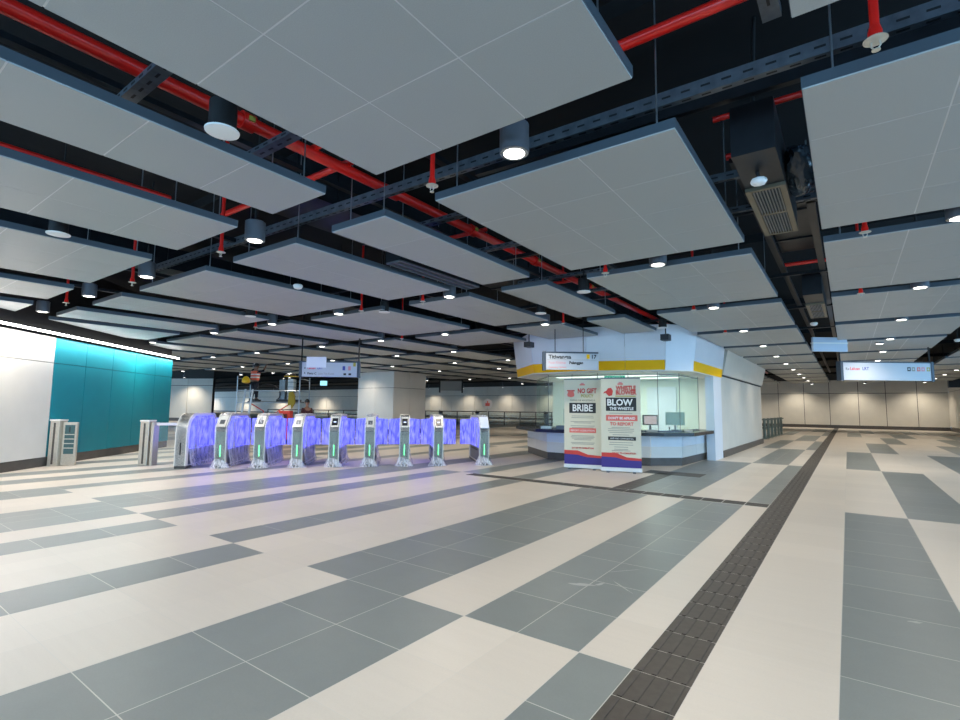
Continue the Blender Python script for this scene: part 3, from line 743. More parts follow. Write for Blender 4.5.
# ------------------------------------------------------------------ ticket gates
GL = 1.85; GW = 0.235; GH = 1.19
def gate(loc, rz, kind, label):
    """kind: 'end' (rounded closed front), 'hood' (sloping pale hood), 'screen' (hood with black reader), 'paper' (reader under white paper)"""
    t = thing('ticket_gate', label, 'ticket gate', loc, rz, 'row of ticket gates')
    hw = GW / 2
    R = 0.42 if kind == 'end' else 0.30
    prof = [(0, 0.06)]
    if kind == 'end':
        prof += [(0, GH - R)] + [(R - R * math.cos(a), GH - R + R * math.sin(a)) for a in [math.radians(x) for x in range(10, 91, 10)]]
    else:
        prof += [(-0.02, 0.80), (-0.04, 0.90), (0.22, GH - 0.02), (0.32, GH)]
    prof += [(GL - 0.32 + 0.32 * math.sin(a), GH - 0.32 + 0.32 * math.cos(a)) for a in [math.radians(x) for x in range(10, 91, 16)]]
    prof += [(GL, 0.06)]
    # shell: rim (outer ring) with recessed core
    b = MB(); b.side(prof, -hw + 0.02, hw - 0.02, M_GATEDK)
    b.build('core', t)
    inner = []
    cy, cz = GL / 2, 0.62
    for (yy, zz) in prof: inner.append((cy + (yy - cy) * 0.86, cz + (zz - cz) * (0.90 if zz > 0.3 else 0.98)))
    rim = MB(); n = len(prof)
    for sgn in (-1, 1):
        xo = sgn * hw; xi = sgn * (hw - 0.02)
        vs = [(xo, a[0], a[1]) for a in prof] + [(xo, a[0], a[1]) for a in inner] + [(xi, a[0], a[1]) for a in inner]
        fs = []
        for i in range(n):
            j = (i + 1) % n
            fs.append((i, j, n + j, n + i)); fs.append((n + i, n + j, 2*n + j, 2*n + i))
        rim.add(vs, fs, M_GATEW if kind == 'end' else M_STAIN)
    vs = [(-hw, a[0], a[1]) for a in prof] + [(hw, a[0], a[1]) for a in prof]
    for i in range(n):
        j = (i + 1) % n
        z_mid = (prof[i][1] + prof[j][1]) / 2
        m = M_GATEW if (kind == 'end' or z_mid > 0.84) else M_STAIN
        rim.add([vs[i], vs[j], vs[n + j], vs[n + i]], [(0, 1, 2, 3)], m)
    rim.build('shell', t, fix=False)
    b = MB(); b.box((-hw + .01, 0.01, 0), (hw - .01, GL - 0.01, 0.07), M_SKIRT); b.build('plinth', t)
    # blue lit side panels with protective film and grey wing slot
    for sgn in (-1, 1):
        b = MB(); x0, x1 = sorted((sgn * (hw - 0.018), sgn * (hw - 0.012)))
        pr = [(a[0], max(a[1], 0.40)) for a in inner]
        pp = []
        for q in pr:
            if not pp or (abs(pp[-1][0]-q[0]) + abs(pp[-1][1]-q[1])) > 1e-5: pp.append(q)
        b.side(pp, x0, x1, G_BLUEP); b.build('side_panel', t)
        b = MB(); b.box((sgn * (hw - 0.012), 0.46, 0.42), (sgn * (hw + 0.002), 0.62, 1.02), M_STAIN); b.build('wing_slot', t)
        b = MB(); b.box((sgn * (hw - 0.012), 0.45, 0.33), (sgn * (hw - 0.004), 1.45, 0.345), M_BLACK); b.build('lower_slot', t)
    # wings standing out into the lanes
    wings = (1,) if kind == 'end' else ((-1,) if kind == 'paper' else (-1, 1))
    for sgn in wings:
        b = MB(); ext = 0.27
        if (kind == 'paper') or (loc[0] > -8 and sgn == 1): ext = 0.38
        xa, xb = sgn * (hw - 0.002), sgn * (hw + ext)
        b.add([(xa, 0.79, 0.46), (xb, 0.79, 0.46), (xb, 0.79, 1.08), (xa, 0.79, 1.10), (xa, 0.81, 0.46), (xb, 0.81, 0.46), (xb, 0.81, 1.08), (xa, 0.81, 1.10)],
              [(0,1,2,3),(7,6,5,4),(0,4,5,1),(1,5,6,2),(2,6,7,3),(3,7,4,0)], G_BLUE)
        b.build('wing', t)
    # front
    if kind == 'end':
        b = MB(); b.box((-0.012, -0.006, 0.30), (0.012, 0.001, 0.56), M_BLACK); b.lathe([(0.018, -0.0), (0.018, 0.0005)], M_BLACK, c=(0, -0.004, 0.62), n=12); b.build('front_slot', t)
    else:
        b = MB(); b.box((-0.009, -0.012, 0.26), (0.009, 0.001, 0.74), L_GREEN)
        b.build('status_light', t)
        b = MB(); b.box((-0.085, -0.024, 0.81), (0.085, -0.006, 0.835), M_SKIRT); b.build('seam', t)
        # reader on the sloping hood
        sl = Vector((0, 0.26, GH - 0.92)).normalized(); nrm = Vector((0, -sl.z, sl.y))
        o0 = Vector((0, -0.04, 0.90)) + nrm * 0.004
        b = MB(); u = Vector((1, 0, 0))
        def quad(b, a0, a1, s0, s1, th, m):
            vs = [o0 + u * a + sl * s_ + nrm * h_ for h_ in (0, th) for a, s_ in ((a0, s0), (a1, s0), (a1, s1), (a0, s1))]
            b.add(vs, [(0,3,2,1),(4,5,6,7),(0,1,5,4),(1,2,6,5),(2,3,7,6),(3,0,4,7)], m)
        quad(b, -0.085, 0.085, 0.0, 0.33, 0.012, M_GATEW); b.build('hood_plate', t)
        b = MB()
        if kind == 'screen':
            quad(b, -0.065, 0.065, 0.05, 0.27, 0.016, M_DKBOX); r_ = b.build('card_reader', t)
            b = MB(); quad(b, -0.03, 0.03, 0.14, 0.17, 0.018, lamp_mat('reader_display', (0.55, 0.65, 1.0), 1.2) if 'reader_display' not in MATS else MATS['reader_display']); b.build('display', r_)
        elif kind == 'paper':
            quad(b, -0.10, 0.10, -0.02, 0.34, 0.018, M_PAPER); b.build('paper_cover', t)
        else:
            quad(b, -0.05, 0.05, 0.08, 0.2, 0.015, M_CAN); b.build('card_reader', t)
    # loose clear film draped over side and floor
    rg = random.Random(hash((round(loc[0], 2), kind)) & 0xffff if False else int(abs(loc[0]) * 100))
    b = MB(); nx, nz = 7, 7; vs = []; fs = []
    for i in range(nx + 1):
        for j in range(nz + 1):
            yy = 0.12 + 1.5 * i / nx; u_ = j / nz
            zz = 0.42 * (1 - u_) ** 1.5 + 0.012
            xx = hw + 0.004 + 0.10 * u_ ** 1.3 + rg.uniform(-0.006, 0.012) * (u_ > .1)
            vs.append((xx, yy + rg.uniform(-.03, .03), zz + rg.uniform(0, 0.02)))
    for i in range(nx):
        for j in range(nz):
            a = i * (nz + 1) + j; fs.append((a, a + 1, a + nz + 2, a + nz + 1))
    b.add(vs, fs, G_FILM); b.build('protective_film', t, smooth=True, fix=False)
    b = MB(); vs = []; fs = []; nx, nz = 8, 4
    for i in range(nx + 1):
        a = math.pi * (0.02 + 0.96 * i / nx)
        for j in range(nz + 1):
            u_ = j / nz; rr_ = hw + 0.012 + 0.10 * u_ + rg.uniform(-.012, .018) * (j > 0)
            vs.append((-math.cos(a) * rr_, 0.08 - math.sin(a) * (rr_ * 0.9), 0.20 * (1 - u_) ** 1.6 * (0.6 + 0.5 * math.cos(a * .5)) + 0.008 + rg.uniform(0, .02) * (0 < j < nz)))
    for i in range(nx):
        for j in range(nz):
            a = i * (nz + 1) + j; fs.append((a, a + 1, a + nz + 2, a + nz + 1))
    b.add(vs, fs, G_FILM)
    if kind != 'end': b.build('foot_film', t, smooth=True, fix=False)
    if kind in ('hood', 'paper'):
        b = MB(); vs = []; fs = []; nx, nz = 8, 6
        for i in range(nx + 1):
            for j in range(nz + 1):
                a = math.pi * j / nz; yy = 0.02 + (0.9 if kind == 'hood' else 0.25) * i / nx
                zt = min(GH, 0.95 + yy * 0.95) + 0.018
                xx = math.cos(a) * (hw + 0.012); zz = zt - (0.0 if 0 < j < nz else 0.12) - abs(math.cos(a)) * 0.03 + rg.uniform(0, .012)
                vs.append((xx, yy + rg.uniform(-.01, .01), zz))
        for i in range(nx):
            for j in range(nz):
                a = i * (nz + 1) + j; fs.append((a, a + 1, a + nz + 2, a + nz + 1))
        b.add(vs, fs, G_FILM); b.build('top_film', t, smooth=True, fix=False)
    # pale top cover; the panels' blue glow is emission put into their film
    b = MB(); b.box((-hw + .03, 0.35, GH + 0.001), (hw - .03, 1.45, GH + 0.006), M_GATEW); b.build('top_cover', t)
    return t
kinds = ['end', 'hood', 'hood', 'hood', 'screen', 'hood', 'screen', 'screen', 'paper']
glabels = ['leftmost ticket gate, pale rounded front with dark slot, no green light',
           'second ticket gate from the left, film-wrapped hood, next to the rounded one',
           'third ticket gate from the left, hood under crumpled clear film',
           'fourth ticket gate from the left, film over its hood, red machine behind',
           'fifth ticket gate from the left, middle of the row, bare black card reader',
           'sixth ticket gate, white film-wrapped hood before the broad column',
           'seventh ticket gate from the left with a bare black card reader',
           'eighth ticket gate with black reader, left of the wide lane',
           'last ticket gate on the right, reader hidden under white paper']
P1 = Vector((-11.74, 5.17)); P8 = Vector((-7.94, 9.29)); P9 = Vector((-7.18, 10.11))
for i in range(9):
    p = P1 + (P8 - P1) * i / 7 if i < 8 else P9
    gate((p.x, p.y, 0), math.radians(45), kinds[i], glabels[i])
for i in range(4):
    p = P1 + (P8 - P1) * (i * 2 + .5) / 7 + Vector((-0.6, 0.6))
    d = bpy.data.lights.new('gate_led_glow', 'POINT'); d.energy = 4; d.color = (0.22, 0.24, 1.0); d.shadow_soft_size = 0.3
    lo = bpy.data.objects.new('gate_led_glow', d); COL.objects.link(lo); lo.location = (p.x, p.y, 0.75)

# ------------------------------------------------------------------ stainless swing gate posts by the wall
def side_cabinet(loc, rz, label, leaf):
    t = thing('swing_gate_post', label, 'gate post', loc, rz)
    b = MB(); b.box((-0.10, -0.12, 0), (0.10, 0.12, 0.99), M_STAIN); b.build('housing', t, bevel=0.008)
    b = MB(); b.box((-0.11, -0.13, 0.99), (0.11, 0.13, 1.02), M_WHITE); b.build('cap', t)
    b = MB(); b.box((-0.02, -0.126, 0.04), (0.02, -0.119, 0.95), M_SKIRT); b.build('recess_strip', t)
    if leaf == 'panel':
        b = MB(); b.box((0.13, -0.04, 0.02), (0.42, 0.02, 0.96), M_STAIN); lf = b.build('gate_leaf', t, bevel=0.006)
        k = MB(); k.box((0.17, -0.046, 0.26), (0.38, -0.041, 0.9), mat('leaf_window', (0.05, 0.11, 0.12), 0.3)); 
        for zz in (0.38, 0.48, 0.58, 0.68): k.box((0.17, -0.05, zz), (0.38, -0.046, zz + .02), M_STAIN)
        k.build('leaf_panel', lf)
        k = MB(); k.box((0.265, -0.052, 0.74), (0.285, -0.046, 0.86), M_INK); k.build('pictogram', lf)
        b = MB(); b.tube([(0.12, 0, 0.02), (0.12, 0, 0.96)], 0.02, M_STAIN, 10); b.build('hinge', t)
    else:
        b = MB(); b.box((0.14, -0.10, 0.0), (0.20, 0.10, 0.97), M_STAIN); b.build('side_fin', t)
        b = MB(); b.beam((0.2, 0, 0.93), (0.95, 0.25, 0.93), 0.05, 0.06, M_WHITE); b.build('handrail', t)
        b = MB(); b.add([(0.25, 0.012, 0.1), (0.93, 0.24, 0.1), (0.93, 0.24, 0.88), (0.25, 0.012, 0.88)], [(0, 1, 2, 3)], G_CLEAR); b.build('glass_leaf', t, fix=False)
    return t
side_cabinet((-14.36, 3.72, 0), math.radians(40), 'stainless swing gate post with slatted leaf at the white and teal wall joint', 'panel')
side_cabinet((-13.06, 5.02, 0), math.radians(36), 'stainless swing gate post with white handrail just left of the first ticket gate', 'rail')

# ------------------------------------------------------------------ customer service booth
O = [(-8.4, 13.6), (-6.98, 12.15), (-5.35, 12.05), (-3.55, 12.55), (-3.05, 13.2), (-3.0, 16.4)]
Gp = [(-8.25, 14.55), (-6.85, 12.75), (-5.35, 12.7), (-3.9, 13.1), (-3.5, 13.6), (-3.45, 15.4)]
Bp = [(-8.3, 14.05), (-6.76, 12.5), (-5.3, 12.4), (-4.0, 12.75), (-3.4, 13.35), (-3.3, 15.8)]
booth = thing('service_booth', 'white customer service booth with yellow banded fascia, glass front and dark counter', 'booth', (-5.5, 14.5, 0))
bx, by = -5.5, 14.5
def loc2(p): return (p[0] - bx, p[1] - by)
def band(b, poly, z0, z1, off0, off1, m, th=0.04, gap=0.0):
    """facets following an open polyline; off = outward push at bottom / top"""
    for i in range(len(poly) - 1):
        a = Vector(loc2(poly[i])); c = Vector(loc2(poly[i + 1])); d = (c - a).normalized(); n = Vector((d.y, -d.x))
        def nrm(k):
            p0 = Vector(poly[max(k - 1, 0)]); p1 = Vector(poly[k]); p2 = Vector(poly[min(k + 1, len(poly) - 1)])
            v = Vector((0, 0))
            if k > 0: e = (p1 - p0).normalized(); v += Vector((e.y, -e.x))
            if k < len(poly) - 1: e = (p2 - p1).normalized(); v += Vector((e.y, -e.x))
            return v.normalized()
        na, nc = nrm(i), nrm(i + 1)
        vs = []
        for z, o_ in ((z0, off0), (z1, off1)):
            for q, nn in ((a, na), (c, nc)):
                dd = d * gap if q is a else -d * gap
                p1 = q + nn * o_ + dd; p2 = q + nn * (o_ - th) + dd
                vs += [(p1.x, p1.y, z), (p2.x, p2.y, z)]
        b.add(vs, [(0,2,3,1),(4,5,7,6),(0,4,6,2),(1,3,7,5),(0,1,5,4),(2,6,7,3)], m)
b = MB(); band(b, Bp, 0.0, 0.20, -0.02, -0.02, M_SKIRT); b.build('plinth', booth)
BpS = []
for i in range(len(Bp) - 1):
    a, c = Vector(Bp[i]), Vector(Bp[i+1]); nn = 2 if (c-a).length > 0.9 else 1
    for k in range(nn): BpS.append(tuple(a + (c-a)*k/nn))
BpS.append(Bp[-1])
b = MB(); band(b, BpS, 0.20, 0.47, 0.0, 0.0, M_WALL, gap=0.008); b.build('lower_front', booth)
b = MB(); band(b, BpS, 0.475, 0.74, 0.0, 0.0, M_BWHITE, gap=0.008); b.build('upper_front', booth)
b = MB()
for i in range(len(O) - 1):
    ia = [Bp[0], Bp[1], Bp[2], Bp[3], Bp[4], Bp[5]]
    inn = [(-7.7, 14.6), (-6.5, 13.3), (-5.35, 13.3), (-4.2, 13.6), (-4.0, 13.9), (-3.9, 15.9)]
    o_ = [(-8.6, 13.85), (-6.98, 12.25), (-5.35, 12.12), (-3.62, 12.6), (-3.08, 13.24), (-3.04, 15.95)]
    q = [loc2(o_[i]), loc2(o_[i+1]), loc2(inn[i+1]), loc2(inn[i])]
    b.prism(q, 0.745, 0.83, M_COUNTER)
b.build('counter_top', booth)
Os = []
for i in range(len(O) - 1):
    a, c = Vector(O[i]), Vector(O[i+1]); nn = max(1, round((c-a).length / 1.05)) if i > 0 else 2
    if i == 4: nn = 1
    if i == 3: nn = 1
    for k in range(nn): Os.append(tuple(a + (c-a)*k/nn))
Os.append(O[-1])
b = MB(); kq = min(range(len(Os)), key=lambda i: abs(Os[i][0]-O[3][0]) + abs(Os[i][1]-O[3][1])); kr = min(range(len(Os)), key=lambda i: abs(Os[i][0]-O[4][0]) + abs(Os[i][1]-O[4][1]))
band(b, Os[:kq+1], 2.36, 2.60, 0.0, 0.03, M_YEL, gap=0.004); band(b, Os[kr:], 2.36, 2.60, 0.0, 0.03, M_YEL, gap=0.004); b.build('yellow_band', booth)
b = MB(); band(b, Os[kq:kr+1], 2.36, 2.60, 0.0, 0.03, M_BWHITE, gap=0.004); b.build('fascia_corner', booth)
b = MB(); band(b, Os, 2.60, 3.46, 0.03, 0.14, M_BWHITE, gap=0.004); b.build('fascia', booth)
# glass and its posts
b = MB()
for i in range(5): band(b, [Gp[i], Gp[i+1]], 0.86, 2.33, 0, 0, G_BOOTH, th=0.012)
b.build('glazing', booth)
b = MB(); band(b, Gp, 2.28, 2.30, 0.004, 0.004, M_CAN, th=0.02); band(b, Gp, 0.83, 0.86, 0.004, 0.004, M_CAN, th=0.03)
for p in Gp[1:] + [(-6.1, 12.72), (-4.6, 12.91)]:
    q = loc2(p); b.box((q[0]-.006, q[1]-.006, 0.83), (q[0]+.006, q[1]+.006, 2.34), M_CAN)
b.build('glazing_bars', booth)
# soffit under the fascia, inner ceiling, back wall, floor kerb
b = MB(); soff = [loc2(p) for p in O] + [loc2((-3.2, 16.4)), loc2((-8.6, 16.4))]
b.prism(soff, 2.34, 2.36, M_WALL); b.build('soffit', booth)
b = MB(); b.box((-7.2 - bx, 13.9 - by, 2.325), (-4.2 - bx, 14.2 - by, 2.338), L_WCEIL); b.box((-7.2 - bx, 15.2 - by, 2.325), (-4.0 - bx, 15.5 - by, 2.338), L_WCEIL); b.build('strip_light', booth)
al = area_light('booth_lamp', (-5.5, 14.6, 2.3), (3.0, 1.4), 48, (0.97, 1.0, 0.95)); 
b = MB(); b.box((-8.6 - bx, 16.35 - by, 0), (-3.2 - bx, 16.5 - by, 2.34), mat('booth_inner_wall', (0.76, 0.80, 0.72), 0.5)); b.build('back_wall', booth)
b = MB(); b.box((-3.25 - bx, 15.35 - by, 0), (-3.03 - bx, 16.42 - by, 2.36), M_BWHITE); b.build('end_panel', booth)
b = MB(); b.box((-5.2 - bx, 16.30 - by, 0.0), (-4.3 - bx, 16.35 - by, 2.1), M_BWHITE); dr = b.build('door', booth)
k = MB(); k.box((-4.45 - bx, 16.27 - by, 1.0), (-4.40 - bx, 16.30 - by, 1.12), M_STAIN); k.build('handle', dr)
# block behind the booth with its own leaning fascia
b = MB(); 
b.prism([(-8.5, 16.52), (-3.06, 16.52), (-3.06, 25.2), (-8.5, 25.2)], 0.0, 2.45, M_CREAM)
b.box((-3.1, 16.5, 0.0), (-3.02, 25.22, 0.2), M_SKIRT)
b.box((-3.2, 16.5, 2.42), (-3.045, 25.2, 2.47), M_JOINT)
blk = b.build('wall_block'); tag(blk, 'long pale rendered block continuing back behind the booth', 'wall block')
b = MB(); b.add([(-8.5, 16.62, 2.47), (-3.0, 16.62, 2.47), (-3.0, 25.2, 2.47), (-8.5, 25.2, 2.47), (-8.5, 16.62, 3.5), (-2.78, 16.62, 3.5), (-2.78, 25.2, 3.5), (-8.5, 25.2, 3.5)],
      [(0,3,2,1),(4,5,6,7),(0,1,5,4),(1,2,6,5),(2,3,7,6),(3,0,4,7)], M_CREAM); b.build('upper_fascia', blk)

# things on the booth counter
mon = thing('cashier_monitor', 'dark cashier screen on a stand behind the booth counter, facing right', 'monitor', (-4.25, 13.55, 0.83), math.radians(30))
b = MB(); b.lathe([(0.10, 0), (0.10, 0.015), (0.03, 0.03), (0.025, 0.16)], M_DKBOX, n=16); b.build('stand', mon)
b = MB(); b.box((-0.19, -0.03, 0.15), (0.19, 0.07, 0.42), M_DKBOX); b.build('casing', mon, bevel=0.01)
b = MB(); b.box((-0.16, -0.036, 0.18), (0.16, -0.031, 0.39), lamp_mat('till_screen', (0.55, 0.42, 0.45), 0.6)); b.build('screen', mon)
pr = thing('receipt_printer', 'dark cashier terminal with cables beside the monitor', 'printer', (-4.75, 13.35, 0.83), math.radians(20))
b = MB(); b.box((-0.3, -0.12, 0), (0.25, 0.12, 0.13), M_DKBOX); b.box((-0.25, -0.1, 0.13), (0.1, 0.1, 0.24), M_STEEL2); b.build('casing', pr, bevel=0.01)
b = MB(); b.tube([(0.25, -.1, .04), (.35, -.16, .02), (.42, -.1, .015), (.5, -.2, .015)], 0.01, M_WHITE, 6); b.build('cable', pr)
sp2 = thing('desk_stand', 'small black stand by the glass corner of the booth', 'stand', (-3.78, 13.62, 0.83))
b = MB(); b.lathe([(0.05, 0), (0.05, 0.02), (0.015, 0.03), (0.015, 0.1), (0.03, 0.12)], M_DKBOX, n=12); b.build('body', sp2)
for (x, y, lb, w, h) in ((-3.62 + -.25, 14.5, 'grey desktop monitor seen through the right glass of the booth', 0.5, 0.36), (-6.6, 13.75, 'large dark green tinted monitor behind the left counter', 0.5, 0.42), (-5.95, 13.75, 'second dark screen behind the left counter next to the banner', 0.45, 0.34)):
    m_ = thing('desk_monitor', lb, 'monitor', (x, y, 0.83), math.radians(20))
    b = MB(); b.box((-0.1, -0.08, 0), (0.1, 0.08, 0.02), M_CAN); b.box((-0.02, -0.02, 0.02), (0.02, 0.02, 0.2), M_CAN); b.build('stand', m_)
    b = MB(); b.box((-w/2, -0.03, 0.14), (w/2, 0.01, 0.14 + h), mat('monitor_back', (0.42, 0.50, 0.46), 0.5)); b.build('casing', m_, bevel=0.008)
for i, (x, y, w, d, h, m, lb) in enumerate(((-4.05, 13.05, .26, .18, .05, M_CREAM, 'beige tray on the counter right of the banners'), (-3.45 + .06, 13.95, .2, .3, .04, M_CREAM, 'long beige tray on the right counter'),
        (-6.3, 12.55, .34, .16, .10, M_CAN, 'grey box on the left counter beside the first banner'), (-6.9, 12.75, .3, .2, .06, M_STAIN, 'flat silver tray on the left counter'))):
    b = MB(); b.box((-w/2, -d/2, 0), (w/2, d/2, 0.01), m)
    b.box((-w/2, -d/2, 0), (-w/2 + .012, d/2, h), m); b.box((w/2 - .012, -d/2, 0), (w/2, d/2, h), m)
    b.box((-w/2, -d/2, 0), (w/2, -d/2 + .012, h), m); b.box((-w/2, d/2 - .012, 0), (w/2, d/2, h), m)
    tag(b.build('document_tray', loc=(x, y, 0.83), rz=math.radians(15)), lb, 'tray')
# green illuminated label inside the glass
gl = thing('window_sign', 'small green sign board inside the booth glass above the banners', 'sign', (-4.97, 12.92, 2.17), math.radians(8))
b = MB(); b.box((-0.27, 0.0, 0), (0.27, 0.03, 0.10), M_GREEN); b.build('board', gl)
text('lettering', 'KAUNTER 1', 0.085, M_INKW, gl, (-0.22, -0.003, 0.02), (math.radians(90), 0, 0))
# camera / lamp fittings at the fascia
for x, y, lb in ((-6.75, 11.5, 'black bracket lamp near the left corner of the booth fascia'), (-3.35, 11.95, 'black bracket camera hanging before the booth fascia')):
    q = thing('bracket_camera', lb, 'camera', (x, y, 3.05))
    b = MB(); b.tube([(0, 0, 0.08), (0, 0, 1.5)], 0.014, M_BLACK, 8); b.build('stem', q)
    b = MB(); b.box((-0.09, -0.12, -0.06), (0.09, 0.12, 0.08), M_DKBOX); b.lathe([(0.05, -.075), (0.05, -.06)], M_CAN, n=16); b.build('housing', q)

# ------------------------------------------------------------------ roll-up banners
def banner(loc, rz, label, kind):
    t = thing('roll_up_banner', label, 'banner', loc, rz)
    W, H = 0.86, 2.10; hw = W / 2
    b = MB(); b.box((-hw - .01, -0.06, 0.02), (hw + .01, 0.06, 0.10), M_WHITE); b.build('cassette', t, bevel=0.008)
    for sx in (-0.28, 0.28):
        k = MB(); k.box((sx - .03, -0.17, 0), (sx + .03, 0.17, 0.02), M_CAN); k.build('foot', t)
    b = MB(); b.tube([(0, 0.045, 0.1), (0, 0.045, H)], 0.012, M_CAN, 8); b.build('pole', t)
    b = MB(); b.box((-hw, -0.005, 0.10), (hw, 0.0, H - 0.02), M_BANNER); sh = b.build('printed_sheet', t)
    b = MB(); b.box((-hw, -0.012, H - 0.025), (hw, 0.012, H), M_CAN); b.build('top_rail', t)
    Y = -0.0065
    def strip(name, pts, m, y=Y):
        k = MB(); n = len(pts)
        k.add([(p[0], y, p[1]) for p in pts] + [(p[0], -0.0051, p[1]) for p in pts], [tuple(range(n))] + [(i, (i+1) % n, n+(i+1) % n, n+i) for i in range(n)], m)
        return k.build(name, sh)
    def rect(name, x0, z0, x1, z1, m, y=Y): return strip(name, [(x0, z0), (x1, z0), (x1, z1), (x0, z1)], m, y)
    strip('red_wave', [(-hw, 0.28), (-.05, .22), (hw, .20), (hw, 0.31), (0.12, 0.33), (-0.12, 0.42), (-hw, 0.42)], M_BRED)
    strip('purple_wave', [(-hw, 0.101), (hw, 0.101), (hw, 0.26), (0.1, 0.27), (-0.12, 0.32), (-hw, 0.33)], M_NAVY, -0.0085)
    rot = (math.radians(90), 0, 0)
    def tx(s, size, m, x, z, al='CENTER', w=1.0, bold=0.0): return text('lettering', s, size, m, sh, (x, -0.0095, z), rot, al, w, 0.001, bold)
    rect('small_crest', -.06, H - .16, .06, H - .13, M_SALMON); rect('small_crest', -.035, H - .125, .035, H - .10, M_INKP)
    if kind == 'bribe':
        k = MB(); k.lathe([(0.0, 0), (0.075, 0.02), (0.085, 0.07), (0.06, 0.14), (0.01, 0.16)], M_SALMON, c=(0, 0, 0), n=14)
        k.v = [(vx, vy * 0.02, vz) for vx, vy, vz in k.v]; k.build('red_emblem', sh, loc=(-0.27, -0.009, 1.66))
        rect('emblem_ribbon', -.36, 1.80, -.18, 1.83, M_BRED)
        tx('NO GIFT', 0.155, M_BRED, 0.11, 1.76, w=0.72, bold=0.006); tx('POLICY', 0.10, M_OLIVE, 0.11, 1.66, w=0.85, bold=0.003)
        tx('GIVING OR RECEIVING A', 0.055, M_INK, 0, 1.57, w=0.95)
        rect('dark_plate', -.31, 1.29, .31, 1.53, M_INK); tx('BRIBE', 0.225, M_INKW, 0, 1.335, w=0.86, bold=0.004)
        lines = [(1.22, .5), (1.18, .52), (1.09, .56), (1.06, .4), (.99, .56), (.95, .5)]
        rect('red_plate', -.31, 0.83, .31, 0.94, M_SALMON); tx('REPORT CORRUPTION', 0.06, M_INKW, 0, 0.862, w=0.9)
        lines += [(.76, .52), (.73, .55), (.70, .5), (.67, .4), (.60, .55), (.57, .5), (.48, .3)]
        tx('SAY NO TO CORRUPTION', 0.05, M_BRED, 0, 0.44 + .02, w=0.85, bold=0.002)
    else:
        strip('whistle_emblem', [(-.37, 1.73), (-.33, 1.76), (-.25, 1.68), (-.18, 1.70), (-.16, 1.80), (-.20, 1.87), (-.27, 1.86), (-.31, 1.80), (-.36, 1.78)], M_BRED)
        tx('WHISTLE', 0.135, M_BRED, 0.12, 1.82, w=0.78, bold=0.006); tx('BLOWER', 0.135, M_BRED, 0.12, 1.72, w=0.82, bold=0.006); rect('gold_line', -.11, 1.67, .33, 1.695, M_OLIVE)
        rect('dark_plate', -.32, 1.35, .34, 1.65, M_INK); tx('BLOW', 0.20, M_INKW, -0.02, 1.475, w=0.95, bold=0.006); tx('THE WHISTLE', 0.088, M_INKW, 0.02, 1.375, w=0.95, bold=0.003)
        rect('red_plate', -.32, 1.13, .36, 1.26, M_SALMON); tx("DON'T BE AFRAID", 0.075, M_INKW, 0.02, 1.165, w=0.95, bold=0.002)
        tx('TO REPORT', 0.10, M_SALMON, 0.02, 1.03, w=0.95, bold=0.004)
        lines = [(1.30, .5), (.98, .4), (.95, .56), (.91, .56), (.87, .5), (.82, .36)]
        rect('dark_plate', -.28, 0.70, .32, 0.78, M_INK); tx('SAFE AND CONFIDENTIAL', 0.05, M_INKW, 0.02, 0.722, w=0.85)
        lines += [(.65, .5), (.60, .52), (.55, .3), (.50, .3), (.47, .4)]
        tx('SAY NO TO CORRUPTION', 0.05, M_BRED, 0.06, 0.40, w=0.85, bold=0.002)
    for z, w in lines:
        k = MB(); x0 = -w / 2
        rg = random.Random(int(z * 1000))
        while x0 < w / 2:
            wl = rg.uniform(.03, .08); k.box((x0, -0.0065, z - .006), (min(x0 + wl, w / 2), -0.0052, z + .006), M_TXTG); x0 += wl + .0
        k.build('fine_print', sh)
    return t
banner((-5.06, 11.10, 0), math.radians(16), 'left cream roll-up banner reading BRIBE in front of the booth', 'bribe')
banner((-4.13, 11.08, 0), math.radians(17), 'right cream roll-up banner reading BLOW THE WHISTLE before the booth', 'blow')

# ------------------------------------------------------------------ hanging signs
def hanging_sign(name, p0, p1, z0, z1, label, fill, ends=True, th=0.10):
    p0 = Vector(p0); p1 = Vector(p1); L = (p1 - p0).length; d = (p1 - p0) / L; c = (p0 + p1) / 2
    t = thing(name, label, 'sign', (c.x, c.y, z0), math.atan2(d.y, d.x)); h = z1 - z0
    b = MB(); b.box((-L/2, -th/2, 0), (L/2, th/2, h), M_SIGN); fc = b.build('face', t)
    b = MB(); b.box((-L/2, -th/2 - .004, h - 0.02), (L/2, th/2 + .004, h + .015), M_SIGNDK)
    if ends:
        b.box((-L/2 - .07, -th/2 - .02, -0.02), (-L/2, th/2 + .02, h + 0.02), M_SIGNDK)
        if ends == 2: b.box((L/2, -th/2 - .02, -0.02), (L/2 + .07, th/2 + .02, h + 0.02), M_SIGNDK)
    b.build('frame', t)
    for sx in (-L * 0.32, L * 0.22) if name == 'booth_sign' else (-L/2 - .03, L/2 + .03):
        k = MB(); k.tube([(sx, 0, h), (sx, 0, 4.25 - z0)], 0.009 if name == 'booth_sign' else 0.02, M_BLACK, 6); k.build('hanger', t)
    fill(t, L, h, -th/2 - 0.002)
    return t
R90 = (math.radians(90), 0, 0)
